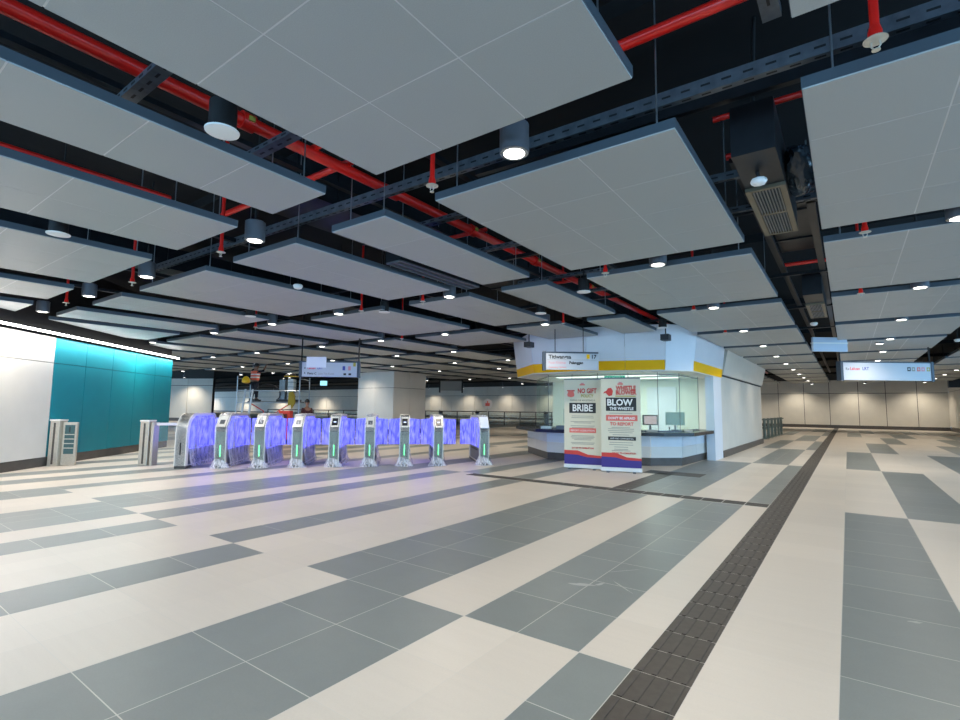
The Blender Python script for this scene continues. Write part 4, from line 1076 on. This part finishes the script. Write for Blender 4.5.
def fill_booth(t, L, h, y):
    text('lettering', 'Titiwangsa', 0.12, M_INK, t, (-L/2 + .06, y, h * 0.64), R90, 'LEFT', 1.0, 0.001, 0.004)
    text('lettering', 'Pusat Khidmat', 0.085, M_INKP, t, (-L/2 + .06, y, h * 0.33), R90, 'LEFT', 0.78, 0.001)
    text('lettering', 'Pelanggan', 0.085, M_INK, t, (-0.07, y, h * 0.33), R90, 'LEFT', 0.95, 0.001, 0.004)
    text('lettering', 'Customer Service', 0.065, M_SALMON, t, (-L/2 + .06, y, h * 0.08), R90, 'LEFT', 0.85, 0.001)
    text('lettering', '17', 0.12, M_INK, t, (L/2 - .17, y, h * 0.66), R90, 'LEFT', 1.0, 0.001, 0.004)
    b = MB(); b.box((-L/2 + .03, y, h*.56), (L/2 - .02, y + .004, h*.575), M_TXTG); b.build('rule', t)
    b = MB(); b.box((L/2 - .27, y, h * 0.64), (L/2 - .2, y + .002, h * 0.9), M_YEL); b.build('line_badge', t)
hanging_sign('booth_sign', (-5.52, 10.15), (-4.56, 10.86), 2.27, 2.66, 'white hanging sign reading Titiwangsa in front of the booth fascia', fill_booth, 1)
def fill_left(t, L, h, y):
    b = MB(); b.box((-L*.42, y - .012, h*.60), (-L*.06, y - .004, h*1.32), M_PAPER); b.build('paper_cover', t)
    for z in (.20, .53):
        k = MB(); k.add([(-L*.46, y - .001, h*z), (-L*.43, y - .001, h*z), (-L*.445, y - .001, h*(z + .12))], [(0, 1, 2)], M_INK); k.build('arrow', t)
    text('lettering', 'Laluan', 0.085, M_INKR, t, (-L*.40, y, h*.50), R90, 'LEFT', 1.0, 0.001, 0.002)
    text('lettering', 'LRT', 0.085, M_INKB, t, (-L*.22, y, h*.50), R90, 'LEFT', 1.0, 0.001, 0.002)
    text('lettering', 'Pintu C', 0.08, M_INK, t, (-L*.40, y, h*.15), R90, 'LEFT', 1.0, 0.001, 0.002)
    text('lettering', 'Jalan Tun Razak', 0.07, M_TXTG, t, (-L*.20, y, h*.15), R90, 'LEFT', 0.95, 0.001)
    for i, (x, z, m) in enumerate(((.26, .44, M_INKB), (.36, .44, M_INKP), (.45, .70, M_OLIVE), (.28, .12, M_INK), (.37, .12, M_INK))):
        b = MB(); b.box((L*x - .035, y - .001, h*z), (L*x + .035, y + .002, h*z + (.11 if z > .2 else .05)), m); b.build('pictogram', t)
hanging_sign('hanging_sign', (-11.72, 8.1), (-10.53, 8.96), 2.16, 2.56, 'white hanging direction sign with paper taped over it above the gates', fill_left, 2)
def fill_right(t, L, h, y):
    text('lettering', 'Ke', 0.10, M_INK, t, (-L*.47, y, h*.55), R90, 'LEFT', 0.9, 0.001)
    text('lettering', 'Laluan', 0.12, M_INKR, t, (-L*.42, y, h*.55), R90, 'LEFT', 0.9, 0.001, 0.002)
    text('lettering', 'LRT', 0.12, M_INKB, t, (-L*.28, y, h*.55), R90, 'LEFT', 0.9, 0.001, 0.002)
    for i, (x, m) in enumerate(((.25, M_INK), (.30, M_TXTG), (.36, M_SALMON), (.41, M_INKP), (.47, M_OLIVE))):
        b = MB(); b.box((L*x - .045, y - .001, h*.52), (L*x + .045, y + .002, h*.74), m)
        b.box((L*x - .02, y - .0015, h*.58), (L*x + .02, y - .0011, h*.68), M_SIGN); b.build('pictogram', t)
hanging_sign('hanging_sign', (-0.10, 17.1), (1.86, 18.55), 2.26, 2.76, 'wide white hanging direction sign at the end of the right hall', fill_right, 2, 0.14)
t = thing('wrapped_screen', 'white film-wrapped hanging panel in the service channel before the right sign', 'sign', (-0.31, 15.7, 2.92), math.radians(36))
b = MB(); b.box((-0.44, -0.04, 0), (0.44, 0.04, 0.37), mat('wrapped_white', (0.55, 0.64, 0.76), 0.2, bump=0.4, bscale=8)); b.build('panel', t, bevel=0.01)
b = MB(); b.box((-0.45, -0.05, 0.20), (0.45, 0.05, 0.235), M_WHITE); b.build('ridge', t)
for sx in (-.35, .35):
    k = MB(); k.tube([(sx, 0, .37), (sx, 0, 1.66)], 0.008, M_BLACK, 6); k.build('hanger', t)
# small cyan screen farther behind the left sign, and sign frame far back
t = thing('information_screen', 'small cyan information screen hanging behind the left direction sign', 'screen', (-19.2, 14.4, 2.30), math.radians(36))
b = MB(); b.box((-0.17, 0, 0), (0.17, 0.06, 0.24), M_DKBOX); b.build('casing', t)
b = MB(); b.box((-0.155, -0.004, 0.015), (0.155, -0.0005, 0.225), L_CYAN); b.build('display', t)
b = MB(); b.tube([(0, 0.03, 0.24), (0, 0.03, 1.95)], 0.012, M_BLACK, 6); b.build('hanger', t)
t = thing('sign_gantry', 'empty grey sign frame on two black hangers by the far back wall', 'sign', (-22.2, 27.2, 2.45), math.radians(36))
b = MB(); b.box((-0.75, -0.03, 0.1), (0.75, 0.03, 0.75), mat('gantry_grey', (0.30, 0.30, 0.28), 0.5)); b.build('board', t)
for sx in (-0.78, 0.78):
    k = MB(); k.box((sx - .05, -.05, -0.05), (sx + .05, .05, 2.15), M_BLACK); k.build('hanger', t)

# ------------------------------------------------------------------ barrier stands past the booth block
stand = None
for i in range(6):
    y = 29.0 + i * 1.35; x = -3.42 + i*0.02
    lb = 'grey green barrier stand past the block corner, %s of the six in line' % ORD[i]
    if stand is None:
        stand = thing('barrier_stand', lb, 'barrier', (x, y, 0), 0, 'barrier stands')
        m = mat('barrier_grey_green', (0.17, 0.20, 0.17), 0.45, 0.4)
        for sx in (0.0,):
            b = MB(); b.tube([(sx, 0, 0.0), (sx, 0, 1.02)], 0.065, m, 10); b.build('post', stand)
        b = MB(); b.box((-0.14, -0.03, 0.92), (0.14, 0.03, 0.99), m); b.build('rail', stand)
        b = MB(); b.box((-0.09, -0.07, 0.50), (0.09, 0.07, 0.60), m); b.build('plate', stand)
        b = MB(); b.box((-0.2, -0.2, 0), (0.2, 0.2, 0.02), m); b.build('base', stand)
    else: dup(stand, (x, y, 0), 0, lb)

# ------------------------------------------------------------------ far railings with equipment
def railing(p, q, label, n):
    p = Vector(p); q = Vector(q); d = q - p; L = d.length
    t = thing('railing', label, 'railing', (p.x, p.y, 0), math.atan2(d.y, d.x))
    for i in range(n + 1):
        b = MB(); b.tube([(L * i / n, 0, 0), (L * i / n, 0, 1.1)], 0.04, M_SKIRT, 8); b.build('post', t)
    for z in (1.08, 0.75, 0.2):
        b = MB(); b.beam((0, 0, z), (L, 0, z), 0.05, 0.07 if z > 1 else 0.04, M_SKIRT); b.build('rail', t)
    b = MB(); b.box((0.05, -0.01, 0.1), (L - .05, 0.01, 1.0), G_CLEAR); b.build('glass_panel', t)
railing((-30, 29.5), (-17.5, 38.5), 'long dark glass railing in front of the far back wall', 12)
railing((-17.0, 39.0), (-10.5, 43.5), 'dark railing at the far back, left of the booth glass', 7)
railing((-36, 22), (-30.5, 26.2), 'dark railing seen between gates behind the broad column', 6)
eq = None
for x, y, nm in ((-27.0, 31.8, 'leftmost'), (-24.6, 33.6, 'second from the left'), (-20.0, 36.8, 'third from the left'), (-14.9, 40.6, 'fourth from the left'), (-12.8, 42.1, 'nearest the booth')):
    lb = 'dark exit turnstile by the far railing, %s' % nm
    if eq is None:
        eq = thing('turnstile', lb, 'turnstile', (x, y, 0), math.radians(36), 'far turnstiles')
        b = MB(); b.box((-0.12, -0.5, 0), (0.12, 0.5, 0.95), M_MACH); b.build('cabinet', eq)
        for a in (0, 120, 240):
            k = MB(); k.tube([(0.12, 0, 0.8), (0.12 + .45 * math.cos(math.radians(a)), 0, 0.8 + .45 * math.sin(math.radians(a)))], 0.025, M_SKIRT, 8); k.build('arm', eq)
        b = MB(); b.lathe([(0.16, 0.95), (0.18, 1.0), (0.16, 1.1)], M_SKIRT, n=12); b.build('head', eq)
    else: dup(eq, (x, y, 0), math.radians(36), lb)

# hose reel station and speaker box on the right wall
t = thing('hose_reel_station', 'dark box with red and white striped post at the right end wall', 'hose reel', (5.45, 40.6, 0))
b = MB(); b.box((-0.55, -0.2, 2.9), (0.0, 0.3, 4.05), M_DKBOX); b.build('box', t)
b = MB(); b.tube([(0.12, 0, 0), (0.12, 0, 3.9), (0.25, 0, 4.15), (0.55, 0, 4.2)], 0.12, M_WHITE, 12); b.build('post', t, smooth=True)
b = MB(); b.tube([(0.12, 0, 1.9), (0.12, 0, 2.6)], 0.125, M_BRED, 12); b.build('red_band', t)
b = MB(); b.tube([(0.12, 0, 1.3), (0.12, 0, 1.45)], 0.125, M_BRED, 12); b.build('red_band', t)
b = MB(); b.lathe([(.02, -.04), (.35, -.03), (.35, .03), (.02, .04)], M_WHITE, n=20, c=(0.3, -0.1, 3.3)); b.build('reel', t)

# ------------------------------------------------------------------ scaffold, machine, workers
DS = Vector((0.81, 0.587)).normalized(); DN = Vector((-DS.y, DS.x))
S0v = Vector((-20.55, 11.13)); ang = math.atan2(DS.y, DS.x)
sc = thing('scaffold_tower', 'aluminium scaffold platform behind the gates with one man standing on it', 'scaffold', (S0v.x, S0v.y, 0), ang)
LS, WS = 2.6, 1.2; PZ = 1.56
for i, (x, y) in enumerate(((0, 0), (LS, 0), (0, WS), (LS, WS))):
    b = MB(); b.tube([(x, y, 0.12), (x, y, 2.62)], 0.025, M_SCAF, 8); b.build('post', sc)
    b = MB(); b.lathe([(0.02, 0.0), (0.06, 0.03), (0.06, 0.09), (0.02, 0.12)], M_DKBOX, c=(x, y, 0), n=12); b.build('castor', sc)
b = MB(); b.box((0.45, 0, PZ - .06), (LS - .2, WS, PZ), M_PLANK); b.build('platform', sc)
for z in (0.5, 1.0, 1.5, 2.0, 2.5):
    for x in (0, LS):
        b = MB(); b.tube([(x, 0, z), (x, WS, z)], 0.018, M_SCAF, 6); b.build('rung', sc)
for z in (1.5, 2.0):
    for y in (0, WS):
        b = MB(); b.tube([(0, y, z), (LS, y, z)], 0.018, M_SCAF, 6); b.build('guard_rail', sc)
for (x0, x1, z0, z1) in ((0.55, 1.15, PZ - .08, PZ - .42), (LS - .35, LS - .9, PZ - .08, PZ - .42), (1.15, 0.6, 1.1, 0.2), (LS - .95, LS - .1, 1.1, 0.2)):
    b = MB(); b.tube([(x0, 0.02, z0), (x1, 0.02, z1)], 0.022, M_BRED, 6); b.build('brace', sc)
# ladder leaning on the left of the platform
ld = thing('step_ladder', 'grey aluminium ladder leaning at the left side of the scaffold platform', 'ladder', (S0v.x + DS.x*0.28, S0v.y + DS.y*0.28, 0), ang)
for x in (0, 0.3):
    b = MB(); b.beam((x, -0.35, 0), (x + .12, -0.1, 2.05), 0.04, 0.07, M_SCAF); b.build('stile', ld)
for k in range(8):
    f = k / 8 + .08; b = MB(); b.tube([(.12*f, -0.35 + .25*f, 2.05*f), (.3 + .12*f, -0.35 + .25*f, 2.05*f)], 0.015, M_SCAF, 6); b.build('rung', ld)
def onplat(x, y): return (S0v.x + DS.x*x + DN.x*y, S0v.y + DS.y*x + DN.y*y)
px, py = onplat(1.95, 0.6)
mc = thing('welding_machine', 'grey metal machine with hose standing on the scaffold platform', 'machine', (px, py, PZ), ang)
b = MB(); b.box((-0.36, -0.2, 0.05), (-0.12, 0.2, 0.92), M_MACH); b.lathe([(0.1, 0.92), (0.12, 0.95), (0.05, 1.02)], M_DKBOX, c=(-0.24, 0, 0), n=12); b.build('cylinder_body', mc)
b = MB(); b.box((-0.02, -0.16, 0.05), (0.22, 0.16, 0.95), M_SCAF)
for zz in (.2, .4, .6, .8): b.box((-.03, -.17, zz), (.23, .17, zz + .04), M_MACH)
b.build('ribbed_body', mc)
b = MB(); b.box((-0.45, -0.25, 0), (0.45, 0.25, 0.09), M_DKBOX); b.build('base', mc)
b = MB(); b.tube([(-.4, -.22, .1)] + [(-.85 + .55*math.cos(a), -.22, .30 + .42*math.sin(a)) for a in [math.radians(k) for k in range(-20, 200, 20)]], 0.025, M_DKBOX, 8); b.build('hose', mc, smooth=True)
px, py = onplat(2.0, 0.55)
wl = thing('warning_lamp', 'black and yellow lamp head above the machine on the scaffold', 'lamp', (px, py, PZ + 1.06), ang)
b = MB(); b.tube([(0, 0.2, 0.0 - 1.06 + .1), (0, 0.2, 0.02)], 0.015, M_DKBOX, 6); b.build('stem', wl)
b = MB(); b.box((-0.24, -0.12, 0.0), (0.24, 0.25, 0.035), M_YPLAS); b.build('rim', wl)
b = MB(); b.lathe([(0.22, 0.035), (0.2, 0.1), (0.12, 0.16), (0.02, 0.17)], M_DKBOX, n=16); b.build('head', wl, smooth=True)
px, py = onplat(2.28, 0.0)
rg_ = MB(); rg_.add([(-.13, -.03, .25), (.05, -.05, .3), (.14, -.03, .1), (.16, -.04, -.18), (.02, -.05, -.42), (-.02, -.04, -.25), (-.15, -.03, -.3), (-.12, -.05, 0.0),
       (-.13, .03, .25), (.05, .03, .3), (.14, .03, .1), (.16, .03, -.18), (.02, .02, -.42), (-.02, .03, -.25), (-.15, .03, -.3), (-.12, .03, 0.0)],
       [tuple(range(8)), tuple(range(15, 7, -1))] + [(i, (i+1) % 8, 8+(i+1) % 8, 8+i) for i in range(8)], mat('mustard_cloth', (0.32, 0.24, 0.03), 0.9))
tag(rg_.build('cloth', loc=(px, py, PZ + .12), rz=ang), 'mustard yellow cloth hanging over the right side of the scaffold', 'cloth')
px, py = -17.5, 11.3
rm = thing('red_generator', 'red boxy machine on the floor behind the fourth gate', 'machine', (-16.8, 11.0, 0), ang)
b = MB(); b.box((-0.2, -0.2, 0.06), (0.2, 0.2, 0.62), M_BRED); b.build('body', rm, bevel=0.02)
b = MB(); b.box((-0.22, -0.16, 0.78), (0.20, 0.16, 1.20), M_BRED); b.box((-.1, -.1, .6), (.1, .1, .8), M_BRED); b.box((-.08, -.17, .9), (.12, -.158, 1.1), M_MAROON); b.build('tank', rm, bevel=0.02)
for sx in (-.15, .15):
    k = MB(); k.tube([(sx, -.22, .08), (sx, .22, .08)], 0.08, M_DKBOX, 12); k.build('wheel', rm)

def skin_mesh(name, verts, edges, radii, m, parent=None, levels=1, root=0):
    me = bpy.data.meshes.new(name); me.from_pydata(verts, edges, []); o = bpy.data.objects.new(name, me); COL.objects.link(o)
    md = o.modifiers.new('skin', 'SKIN'); md.use_smooth_shade = True
    for i, r in enumerate(radii):
        rr = r if isinstance(r, tuple) else (r, r)
        me.skin_vertices[0].data[i].radius = rr; me.skin_vertices[0].data[i].use_root = (i == root)
    sb = o.modifiers.new('sub', 'SUBSURF'); sb.levels = levels; sb.render_levels = levels
    dg = bpy.context.evaluated_depsgraph_get(); dg.update()
    m2 = bpy.data.meshes.new_from_object(o.evaluated_get(dg)); m2.materials.clear(); m2.materials.append(m)
    o.modifiers.clear(); o.data = m2
    for p in m2.polygons: p.use_smooth = True
    if parent: o.parent = parent
    return o
def chain(V, E, R, start, pts):
    prev = start
    for p, r in pts:
        V.append(p); R.append(r); i = len(V) - 1
        if prev is not None: E.append((prev, i))
        prev = i
    return prev
def person(label, loc, rz, arms, legs, lean, topmat, legmat, hair_m, vest=False):
    """faces +y locally; arms/legs = joint lists per side"""
    t = thing('person', label, 'person', loc, rz)
    V = [(0, 0, 0.93)]; E = []; R = [(.15, .11)]
    chest = chain(V, E, R, 0, [((0, lean*.3, 1.10), (.135, .10)), ((0, lean*.7, 1.28), (.16, .11)), ((0, lean, 1.40), (.14, .09))])
    neck = chain(V, E, R, chest, [((0, lean*1.1, 1.49), .055)])
    chain(V, E, R, neck, [((0, lean*1.2+.01, 1.55), .06), ((0, lean*1.25+.02, 1.63), .088), ((0, lean*1.2+.01, 1.70), .075)])
    hands = []
    for s, a in zip((-1, 1), arms):
        sh = chain(V, E, R, chest, [((s*.17, lean, 1.40), .055), (a[0], .042), (a[1], .03)]); hands.append((sh, Vector(V[sh]), (Vector(a[1]) - Vector(a[0])).normalized(), s))
    for s, l in zip((-1, 1), legs):
        chain(V, E, R, 0, [((s*.09, 0, .86), .085), (l[0], .058), (l[1], .042), ((l[1][0], l[1][1] + .12, l[1][2] - .045), .035)])
    for sh, hp, d, s in hands:
        side_ = Vector((0, 1, 0)).cross(d).normalized() if abs(d.y) < .9 else Vector((1, 0, 0))
        palm = chain(V, E, R, sh, [(tuple(hp + d * .06), (.034, .02))])
        for k, (off, ln) in enumerate(((-.028, .06), (-.01, .075), (.01, .07), (.028, .055))):
            b0 = hp + d * .085 + side_ * off
            chain(V, E, R, palm, [(tuple(b0), .010), (tuple(b0 + d * ln * .55 + Vector((0, .012, 0))), .009), (tuple(b0 + d * ln + Vector((0, .03, 0))), .008)])
        th = hp + d * .03 + side_ * (-.04) * s
        chain(V, E, R, sh, [(tuple(th), .011), (tuple(th + d * .035 + side_ * (-.015) * s), .009)])
    skin_mesh('body', V, E, R, M_SKIN, t, 1)
    # shirt
    V = [(0, 0, 0.95)]; E = []; R = [(.165, .125)]
    c = chain(V, E, R, 0, [((0, lean*.3, 1.10), (.15, .115)), ((0, lean*.7, 1.28), (.175, .125)), ((0, lean, 1.41), (.15, .10))])
    chain(V, E, R, c, [((0, lean*1.05, 1.46), .07)])
    for s, a in zip((-1, 1), arms):
        e = Vector(a[0]); w = Vector(a[1]); mid_ = e + (w - e) * .3
        chain(V, E, R, c, [((s*.17, lean, 1.405), .067), (a[0], .054), (tuple(mid_), .05)])
    skin_mesh('shirt', V, E, R, topmat, t, 1)
    V = [(0, 0, 0.95)]; E = []; R = [(.16, .12)]
    for s, l in zip((-1, 1), legs): chain(V, E, R, 0, [((s*.09, 0, .86), .098), (l[0], .07), ((l[1][0], l[1][1], l[1][2] + .03), .06)])
    skin_mesh('trousers', V, E, R, legmat, t, 1)
    for s, l in zip((-1, 1), legs):
        b = MB(); x, y, z = l[1]; b.box((x - .05, y - .09, z - .09), (x + .05, y + .19, z - .02), M_DKBOX); b.box((x - .045, y - .08, z - .02), (x + .045, y + .06, z + .03), M_DKBOX); b.build('shoe', t, bevel=0.015)
    hy, hz = lean*1.25 + .01, 1.665
    bm = bmesh.new(); bmesh.ops.create_uvsphere(bm, u_segments=16, v_segments=12, radius=.105)
    bmesh.ops.delete(bm, geom=[v for v in bm.verts if v.co.z < -.045 or (v.co.y > .05 and v.co.z < .035)], context='VERTS')
    me = bpy.data.meshes.new('hair'); bm.to_mesh(me); bm.free(); me.materials.append(hair_m)
    for p in me.polygons: p.use_smooth = True
    h = bpy.data.objects.new('hair', me); COL.objects.link(h); h.parent = t; h.location = (0, hy, hz + .01); h.scale = (.9, 1.02, 1.08)
    # face
    b = MB(); b.add([(-.014, hy + .085, 1.625), (.014, hy + .085, 1.625), (0, hy + .085, 1.665), (0, hy + .112, 1.63)], [(0,1,3),(1,2,3),(2,0,3),(0,2,1)], M_SKIN); b.build('nose', t)
    for sx in (-.032, .032):
        b = MB(); b.lathe([(.002, -.009), (.010, -.004), (.010, .004), (.002, .009)], M_INK, c=(sx, hy + .082, 1.655), n=10); b.build('eye', t)
        b = MB(); b.box((sx*2.7 - .008, hy - .02, 1.62), (sx*2.7 + .008, hy + .02, 1.68), M_SKIN); b.build('ear', t, bevel=0.006)
    b = MB(); b.box((-.024, hy + .078, 1.593), (.024, hy + .088, 1.602), M_MAROON); b.build('mouth', t)
    if vest:
        for z0, z1, m in ((1.0, 1.10, M_ORANGE), (1.10, 1.16, M_REFL), (1.16, 1.24, M_ORANGE), (1.24, 1.30, M_REFL), (1.30, 1.43, M_ORANGE)):
            b = MB(); ps = []
            for z in (z0, z1):
                k = (z - .95) / .46; rx = .175 + .03 * min(1, k); ry = .14; cy = lean * k
                ps.append([(rx * math.cos(a) , cy + ry * math.sin(a), z) for a in [2*math.pi*i/20 for i in range(20)]])
            vs = ps[0] + ps[1]; b.add(vs, [(i, (i+1) % 20, 20+(i+1) % 20, 20+i) for i in range(20)], m)
            b.build('vest_band', t, smooth=True, fix=False)
    return t
px, py = onplat(0.48, 0.5)
w1 = person('man in orange reflective vest standing on the scaffold, reaching up to the ceiling', (px, py, PZ), ang + math.radians(-25),
            [((-.27, .12, 1.50), (-.20, .26, 1.72)), ((.28, .14, 1.45), (.20, .30, 1.66))],
            [((-.11, .05, .50), (-.12, .0, .10)), ((.12, .02, .50), (.16, -.02, .10))], 0.04, M_NAVYCL, M_NAVYCL, M_HAIR, True)
# black helmet-like cap on him, white stripe; the yellow helmet hanging at his back
w1.scale = (1.12, 1.12, .895)
b = MB(); b.lathe([(0.125, 0.0), (0.125, 0.02), (0.115, 0.07), (0.08, 0.12), (0.02, 0.14)], M_DKBOX, n=18); b.box((-0.012, -.12, .05), (0.012, .0, .135), M_WHITE); b.build('cap', w1, (0, 0.05, 1.68), smooth=True)
px, py = onplat(0.30, 0.10)
yh = thing('yellow_helmet', 'yellow safety helmet hanging at the left hip of the man on the scaffold', 'helmet', (px, py, PZ + .72))
b = MB(); b.lathe([(0.02, 0.32), (0.09, 0.29), (0.15, 0.2), (0.165, 0.1), (0.155, 0.06), (0.10, 0.03), (0.03, 0.02)], M_YPLAS, n=18); b.build('shell', yh, smooth=True)
b = MB(); b.tube([(0, 0, .31), (.05, .03, .42), (.14, .08, .40)], 0.008, M_DKBOX, 6); b.build('strap', yh)
person('dark haired man in a maroon shirt standing behind the fourth gate', (-14.7, 10.4, 0), math.radians(80),
       [((-.22, .02, 1.14), (-.2, .1, .9)), ((.22, .02, 1.14), (.2, .1, .9))], [((-.1, .03, .50), (-.1, 0, .10)), ((.1, .0, .50), (.12, .02, .10))], 0.0, M_MAROON, M_NAVYCL, M_HAIR).scale = (.85, .85, .91)

# small red and white warning board on a stand far behind the last gate
t = thing('warning_board', 'small white board with red mark behind the last gate', 'sign', (-17.55, 25.0, 0), math.radians(36))
b = MB(); b.tube([(0, 0, 0.02), (0, 0, 1.4)], 0.02, M_STAIN, 8); b.lathe([(.2, 0), (.2, .02), (.03, .04)], M_STAIN, n=14); b.build('stand', t)
b = MB(); b.lathe([(.30, -.01), (.30, .01)], M_WHITE, n=20); b.v = [(a, c, e) for a, e, c in b.v]; b.v = [(x_, y_, z_ + 1.62) for x_, y_, z_ in b.v]; b.build('board', t)
b = MB(); b.box((-.13, -.02, 1.50), (.13, -.012, 1.68), M_SALMON); b.box((-.03, -.02, 1.68), (.03, -.012, 1.8), M_SALMON); b.build('red_mark', t)

# lights that wash the far walls, each from a small fitting on the wall head
for i, (x, y, z, p) in enumerate([(xx, 51.6, 3.9, 210) for xx in (4.5, 0.5, -3.5, -8, -13, -18, -23, -28, -34, -40, -46)] + [(-44.2, 19.4, 3.6, 240), (-48.6, 17.4, 3.6, 240)] + [(xx, 51.0, 3.9, 600) for xx in (-58, -70, -82, -94, -106)]):
    t = thing('wall_washer', 'small ceiling wall-washer lamp at the far walls, %s counted from the right' % ('first second third fourth fifth sixth seventh eighth ninth tenth eleventh twelfth thirteenth fourteenth fifteenth sixteenth seventeenth eighteenth'.split()[i]), 'ceiling light', (x, y, z), 0, 'wall washers at the back wall')
    b = MB(); b.lathe([(.09, 0), (.1, .01), (.1, .2), (.03, .22), (.02, .7)], M_CAN, n=14); b.build('housing', t)
    b = MB(); b.lathe([(.07, -.004), (.07, -.001)], L_LAMP, n=14); b.build('lens', t)
    d = bpy.data.lights.new('washer_lamp', 'SPOT'); d.energy = p; d.color = LAMP_RGB; d.spot_size = math.radians(130); d.spot_blend = 0.8; d.shadow_soft_size = .08
    lo = bpy.data.objects.new('washer_lamp', d); COL.objects.link(lo); lo.parent = t; lo.location = (0, 0, -.03)
print('panels', npan, 'objects', len(bpy.data.objects))
